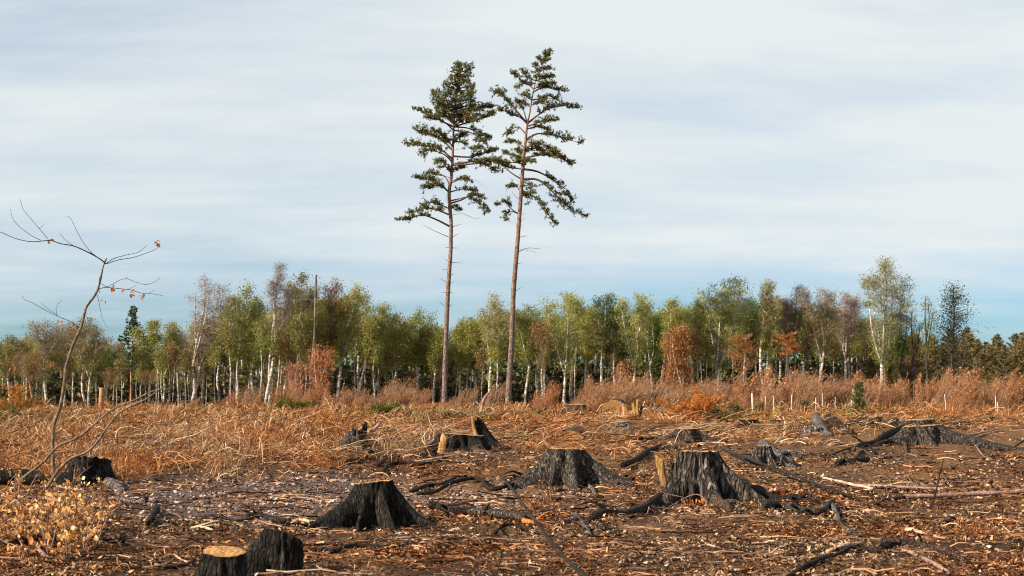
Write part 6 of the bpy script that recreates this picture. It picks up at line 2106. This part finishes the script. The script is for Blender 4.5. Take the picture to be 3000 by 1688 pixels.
for k_, (reg, x_, y_, r_, lb) in enumerate([('B', 290, 910, 26, 'largest white stone left of the gravel heap'), ('B', 335, 915, 19, 'white stone touching the largest white stone on its right'), ('B', 255, 945, 18, 'flat pale stone below the largest white stone'),
                         ('B', 820, 770, 20, 'white stone at the top of the gravel heap'), ('B', 130, 1030, 24, 'pinkish stone in a dark hollow at left'), ('B', 770, 650, 17, 'upright pinkish stone at the upper rim of the gravel'),
                         ('B', 1055, 945, 16, 'round white stone left of the black charred stump'), ('C', 150, 1165, 17, 'small round white stone below the black charred stump'), ('E', 340, 680, 20, 'brownish block of stone on the open soil at right'),
                         ('E', 1590, 700, 26, 'dark round stone on the open soil near the right edge'), ('E', 1800, 625, 20, 'grey stone near the right edge'), ('E', 240, 685, 18, 'flat stone left of the brownish block')]):
    g = G(*q(reg, x_, y_))
    r = px2m(r_ / 2.693, g[1])
    o = bpy.data.objects.new('stone', RM[k_ % 6])
    C.objects.link(o)
    o.location = (g[0], g[1], g[2] + r * .3)
    o.rotation_euler = (.2, .1, k_ * 1.3)
    o.scale = (r, r, r)
    tag(o, lb, 'stone')

# gravel
x, y, z = scatter(36000, 1345, 1660)
keep = rg.random(len(x)) < (stony_of(x, y) * 1.0 + .07) * (1 - .85 * cover_of(x, y))
x, y, z = x[keep], y[keep], z[keep]
mbg = MB()
sz = (.007 + .024 * rg.uniform(0, 1, len(x)) ** 2) * (y / 13) ** .5
for i in range(6):
    sel = np.arange(len(x)) % 6 == i
    v, f = RV[i]
    n = sel.sum()
    a = rg.uniform(0, 2 * PI, n)
    ca, sa = np.cos(a)[:, None], np.sin(a)[:, None]
    vx = v[None, :, 0] * ca - v[None, :, 1] * sa
    vy = v[None, :, 0] * sa + v[None, :, 1] * ca
    vz = np.repeat(v[None, :, 2], n, 0) + .25 * vx * rg.normal(0, 1, (n, 1))
    s_ = sz[sel][:, None]
    V_ = np.stack([x[sel][:, None] + vx * s_, y[sel][:, None] + vy * s_, z[sel][:, None] + vz * s_ + s_ * .2], -1)
    mbg.add(V_, None, (f[None] + (np.arange(n) * 12)[:, None, None]).reshape(-1, 3))
tag(build(mbg, 'gravel', M['gravel']), 'pale gravel and small stones strewn over the dark soil', 'gravel', kind='stuff')

# dark bark debris
mbd = MB()
x, y, z = scatter(620, 1215, 1690)
sz = rg.gamma(2.0, .009, len(x)) * (y / 13) ** .55 + .008
for i in range(6):
    sel = np.arange(len(x)) % 6 == i
    v, f = RV[i]
    n = sel.sum()
    a = rg.uniform(-.9, .9, n)
    ca, sa = np.cos(a)[:, None], np.sin(a)[:, None]
    el = rg.uniform(1.0, 2.8, (n, 1))
    vx = v[None, :, 0] * el * ca - v[None, :, 1] * sa
    vy = v[None, :, 0] * el * sa + v[None, :, 1] * ca
    s_ = sz[sel][:, None]
    mbd.add(np.stack([x[sel][:, None] + vx * s_, y[sel][:, None] + vy * s_, z[sel][:, None] + (v[None, :, 2] * .55 + .25 * vx * rg.normal(0, .6, (n, 1))) * s_ + s_ * .25 + .008], -1), None, (f[None] + (np.arange(n) * 12)[:, None, None]).reshape(-1, 3))
tag(build(mbd, 'bark_debris', M['root_brown']), 'dark lumps of bark and rotten wood scattered over the clearing', 'debris', kind='stuff')

# bark chips and leaf litter
mbc = MB()
n = 250000
x, y, z = scatter(n, 1290, 1712, pw=.8)
c0 = cover_of(x, y)
st_ = stony_of(x, y)
keep = rg.random(n) < (1 - .55 * c0) * (1 - .9 * st_) * np.clip(.62 + 1.1 * fbm(xyz(x * 1.1, y * 1.1, 6.), 3), .10, 1)
x, y, z = x[keep], y[keep], z[keep]
n = len(x)
ln = rg.gamma(2.2, .0042, n) + .0055
ln = ln * (y / 12) ** .6
az = rg.normal(0, .75, n) + rg.choice([0, PI], n)
tl = rg.normal(0, .38, n)
a = np.stack([np.cos(az) * np.cos(tl), np.sin(az) * np.cos(tl), np.sin(tl)], -1)
b = nrm(np.cross(a, np.array([0, 0, 1.]) + rg.normal(0, .55, (n, 3))))
wd = ln * rg.uniform(.22, .75, n)
mbc.quads(np.stack([x, y, z + .008 + np.abs(np.sin(tl)) * ln * .5 + rg.uniform(0, .02, n)], -1), a * ln[:, None], b * wd[:, None], .35)
tag(build(mbc, 'leaf_litter', M['chips']), 'brown leaf litter and bark chips covering the cleared soil', 'litter', kind='stuff')


def strips(mb_, x, y, z, L_, w, lift, rs, lat=1.0, segs=3, upright=0.0):
    """curved thin stalks"""
    n = len(x)
    az = rs.normal(0, lat, n) + rs.choice([0, PI], n, p=[.7, .3])
    d = np.stack([np.cos(az), np.sin(az) * .8, np.zeros(n)], -1)
    t = np.linspace(0, 1, segs + 1)[None, :, None]
    p0 = np.stack([x, y, z], -1)[:, None]
    e = d[:, None] * L_[:, None, None]
    hh = lift[:, None, None] * np.array([0, 0, 1.])
    arc = np.sin(PI * t * (.5 + .5 * (1 - upright)))
    side = np.cross(d, (0, 0, 1.))[:, None] * (rs.normal(0, .12, n) * L_)[:, None, None] * np.sin(PI * t * 1.0)
    p = p0 + e * t + hh * arc + side + np.array([0, 0, .01])
    wv = nrm(np.cross(nrm(e + hh * .3), rs.normal(0, 1, (n, 1, 3)))) * w[:, None, None] * 1.25
    tp = np.linspace(1, .45, segs + 1)[None, :, None]
    V_ = np.stack([p - wv * tp, p + wv * tp], 2)
    k = segs + 1
    b_ = (np.arange(n) * k * 2)[:, None]
    i = np.arange(segs)[None] * 2
    mb_.add(V_, np.stack([b_ + i, b_ + i + 1, b_ + i + 3, b_ + i + 2], -1).reshape(-1, 4))


# fallen twigs on the open soil
mbt = MB()
x, y, z = scatter(9000, 1250, 1710)
L_ = rg.gamma(2.2, .055, len(x)) + .05
strips(mbt, x, y, z, L_ * (y / 13) ** .5, .0032 * (y / 12) ** .8 * rg.uniform(.6, 1.6, len(x)), rg.uniform(.0, .05, len(x)), rg, 1.1)
tag(build(mbt, 'twig_litter', M['twig_mix']), 'thin twigs and stalks scattered over the ground', 'twigs', kind='stuff')

mbt = MB()
x, y, z = scatter(1500, 1290, 1700)
n = len(x)
L_ = rg.gamma(2.2, .09, n) + .08
az = rg.normal(0, .7, n)
d = np.stack([np.cos(az), np.sin(az), rg.normal(0, .06, n)], -1)
t = np.linspace(0, 1, 5)[None, :, None]
pp = np.stack([x, y, z + .028], -1)[:, None] + d[:, None] * (L_[:, None, None]) * (t - .5) + rg.normal(0, .035, (n, 5, 3)) * L_[:, None, None] * np.array([1, 1, .5])
mbt.tubes(pp, (rg.uniform(.003, .010, n) * (y / 13) ** .5)[:, None] * np.linspace(1, .6, 5)[None], 5, False)
tag(build(mbt, 'stick_litter', M['twig_mix'], smooth=True), 'short bleached sticks lying all over the cleared soil', 'sticks', kind='stuff')

# dead bracken and brushwood tangle
mbb = MB()
x, y, z = scatter(150000, 1200, 1415, pw=.9)
U_, V_ = proj(x, y, z)
c0 = cover_of(x, y)
keep = rg.random(len(x)) < c0 * np.clip(.62 + 1.1 * fbm(xyz(x * .8, y * .35, 4.), 3), .10, 1)
for (sx_, sy_, sr_) in STUMPS:
    nearby = (np.abs(x - sx_ * y / sy_) < sr_ * 2.4) & (y > sy_ - 1.5 - sy_ * .05) & (y < sy_ + sr_)
    keep &= ~(nearby & (rg.random(len(x)) < .86))
x, y, z = x[keep], y[keep], z[keep]
n = len(x)
hgt = (.05 + .16 * rg.uniform(0, 1, n) ** 2) * (1 + .9 * sstep(30, 60, y)) * (1 + .35 * (x < -1))
hum = .30 * np.maximum(0, fbm(xyz(x * .8, y * .35, 12.), 3)) * (1 + sstep(26, 60, y))
L_ = rg.gamma(3, .055, n) * (1 + y / 50)
mb_lift = hgt
strips(mbb, x, y, z + hum * rg.uniform(0, 1, n), L_, .00019 * y * rg.uniform(.5, 1.7, n), hgt * rg.uniform(.4, 1.3, n), rg, 1.5, 3, .4)
tag(build(mbb, 'dead_bracken', M['bracken']), 'tangle of dead straw brown bracken and grass behind the stumps', 'bracken', kind='stuff')

mbs = MB()
x, y, z = scatter(5200, 1200, 1400)
keep = rg.random(len(x)) < cover_of(x, y) * .9
x, y, z = x[keep], y[keep], z[keep]
n = len(x)
L_ = rg.gamma(2.4, .20, n) + .12
az = rg.normal(0, .8, n)
d = np.stack([np.cos(az), np.sin(az), rg.uniform(-.03, .38, n)], -1)
t = np.linspace(0, 1, 5)[None, :, None]
pp = np.stack([x, y, z + .05 + .16 * rg.uniform(0, 1, n)], -1)[:, None] + d[:, None] * (L_[:, None, None]) * (t - .3) + rg.normal(0, .03, (n, 5, 3)) * L_[:, None, None]
mbs.tubes(pp, (.00028 * y * rg.uniform(.5, 1.7, n))[:, None] * np.linspace(1, .45, 5)[None], 3, False)
tag(build(mbs, 'brushwood_litter', M['twig_mix']), 'bleached sticks and brushwood caught in the dead bracken', 'brushwood', kind='stuff')

# upright dead grass and heather at the foot of the wood
mbh = MB()
n = 11000
y = rg.uniform(38, 92, n); x = rg.uniform(-.42, .42, n) * y
z = gz(x, y)
L_ = rg.uniform(.05, .3, n)
strips(mbh, x, y, z, L_, .00022 * y * rg.uniform(.6, 1.5, n), rg.uniform(.10, .42, n) * (1 + .4 * sstep(60, 90, y)) * (.4 + .6 * (x > -14)), rg, .6, 3, 1.0)
tag(build(mbh, 'dead_heath', M['brush_red']), 'reddish brown dry heath stalks in front of the wood', 'heath', kind='stuff')

mbh = MB()
n = 15000
y = rg.uniform(26, 98, n); x = rg.uniform(-.42, .42, n) * y
k_ = fbm(xyz(x * .35 * 30 / y + 9, y * .12, 2.), 3) + .45 * (x < -12) * (y > 60) - .05
kp = k_ > .28
x, y, k_ = x[kp], y[kp], k_[kp]
z = gz(x, y); n = len(x)
strips(mbh, x, y, z + .05, rg.uniform(.05, .25, n), .00022 * y * rg.uniform(.6, 1.5, n), rg.uniform(.08, .30, n), rg, .8, 3, .8)
tag(build(mbh, 'green_grass', M['grass_green']), 'patches of green grass and moss between the dead bracken', 'grass', kind='stuff')


# ------------------------------------------------------------------ brash: cut conifer boughs
def brash(label, reg, spots, y, leafm, seed, scale=1.0, cat='brash', up=.5, nb=5):
    g = P(*q(reg, *spots[0]), y)
    g[2] = float(gz(g[0], y))
    root = thing('conifer_brash', label, cat, g, None)
    rs = np.random.default_rng(seed)
    br, lf = MB(), MB()
    for sp in spots:
        c = P(*q(reg, *sp), y + rs.uniform(-.4, .4))
        c[2] = max(float(gz(c[0], c[1])) + .03, c[2] - .12 * scale)
        for _ in range(nb):
            az = rs.uniform(0, 2 * PI)
            l = scale * rs.uniform(.25, .6)
            d = np.array([math.cos(az), math.sin(az) * .6, rs.uniform(-.2, up)])
            e = c + d * l
            m1 = (c + e) / 2 + np.array([0, 0, .08 * l])
            p = crom([c, m1, e], 8)
            br.tubes(p[None], np.linspace(.012, .004, 8)[None] * scale, 4)
            n = int(75 * l / .4)
            t = rs.uniform(.05, 1, n)
            k = np.minimum((t * 7).astype(int), 6)
            pc = p[k] + (p[k + 1] - p[k]) * (t * 7 - k)[:, None]
            dd = nrm(e - c)
            sd = nrm(np.cross(dd, rs.normal(0, 1, (n, 3))))
            pc = pc + sd * (rs.uniform(0, .10, (n, 1)) * scale)
            tuft_quads(lf, pc, nrm(dd + sd), rs, .075 * scale, .012 * scale, 3)
    build(br, 'branches', M['pine_deadwood'], root)
    build(lf, 'needles', M[leafm], root)
    return root


yb_ = G(*q('D', 850, 240))[1]
brash('orange dead spruce boughs heaped behind the small neat stump', 'D', [(790, 190), (830, 130), (870, 100), (950, 70), (820, 230), (880, 170), (930, 130), (1010, 60), (860, 250), (760, 120), (900, 230)], yb_, 'leaf_orange', 1, 1.0, up=.9)
brash('green spruce boughs lying in the orange heap', 'D', [(960, 190), (1020, 160), (1100, 150), (1180, 170), (1130, 210), (1240, 110)], yb_ + .3, 'needle', 2, .8)
brash('long strip of orange brash right of the heap', 'D', [(1150, 250), (1230, 240), (1320, 190), (1400, 200), (1480, 200), (1560, 180), (1440, 240), (1560, 240), (1640, 220), (1080, 280), (1000, 290)], yb_ + .4, 'leaf_orange', 3, .7)
brash('rust brown brash at the right end of the orange strip', 'D', [(1680, 210), (1760, 230), (1820, 250), (1860, 220)], yb_ + .5, 'leaf_rust', 4, .7)
brash('grey green pine sprig beside the split stump', 'C', [(850, 190), (820, 220), (890, 180)], G(*q('C', 850, 235))[1], 'grass_green', 5, .8)
brash('grey green pine sprig near the small dark left stump root', 'C', [(1180, 150), (1220, 160), (1300, 170)], G(*q('C', 1200, 180))[1], 'grass_green', 6, 1.1)
brash('small rust red fern clump between the pines feet', 'C', [(1090, 210), (1130, 230), (1160, 215)], G(*q('C', 1120, 240))[1], 'leaf_orange', 7, .7)
brash('green brash in the bracken below the copper brown tree', 'B', [(860, 90), (900, 80), (990, 75), (1050, 85), (940, 100)], 44, 'grass_green', 8, .9)
brash('green brash in the bracken left of the left pine', 'C', [(20, 150), (80, 130), (130, 130)], 40, 'grass_green', 9, 1.4)
brash('orange brown fern clump at the far left edge', 'A', [(100, 120), (130, 170), (80, 200), (160, 210), (120, 80), (290, 200)], 32, 'leaf_orange', 10, 1.2, up=1)
brash('dark green brash at the far left edge', 'A', [(20, 230), (60, 240), (110, 240)], 31, 'needle', 11, 1.0)
brash('green brash right of the overlapping stumps', 'E', [(1250, 240), (1300, 250), (1210, 230)], G(*q('E', 1270, 265))[1], 'needle', 12, .8)
brash('green fern clump near the small dark stump on the right', 'E', [(1560, 250), (1600, 265), (1660, 260)], G(*q('E', 1600, 280))[1], 'grass_green', 13, .8)
brash('pale yellow brash around the young spruce foot', 'E', [(560, 160), (640, 165), (720, 160), (800, 170)], 38, 'grass_green', 14, 1.0)
brash('tan dry grass tuft near the bottom right', 'E', [(1530, 1130), (1600, 1160), (1480, 1170), (1650, 1120), (1560, 1200)], G(*q('E', 1560, 1210))[1], 'bracken', 15, .38, 'grass tuft', up=1.2)
brash('tan dry grass tuft in the centre foreground', 'C', [(1300, 910), (1340, 940), (1260, 950)], G(*q('C', 1300, 960))[1], 'bracken', 16, .35, 'grass tuft', up=1.2)
brash('brown grass tuft at the left foot of the split stump', 'C', [(640, 490), (600, 510), (560, 520), (700, 520)], G(*q('C', 620, 540))[1] - .1, 'bracken', 17, .22, 'grass tuft', up=1.2)
brash('brown grass tuft right below the split stump', 'C', [(960, 490), (1010, 500), (1080, 495)], G(*q('C', 1010, 505))[1], 'bracken', 18, .28, 'grass tuft', up=1.2)
brash('straw heap over the snapped stump roots', 'B', [(1330, 330), (1300, 370), (1360, 350), (1260, 390)], G(*q('B', 1300, 420))[1], 'bracken', 19, .6, 'grass tuft')
brash('pale torn wood chips heap on the left in the bracken', 'B', [(220, 240), (250, 230), (200, 250)], G(*q('B', 230, 270))[1], 'bracken', 20, .5, 'wood chips')
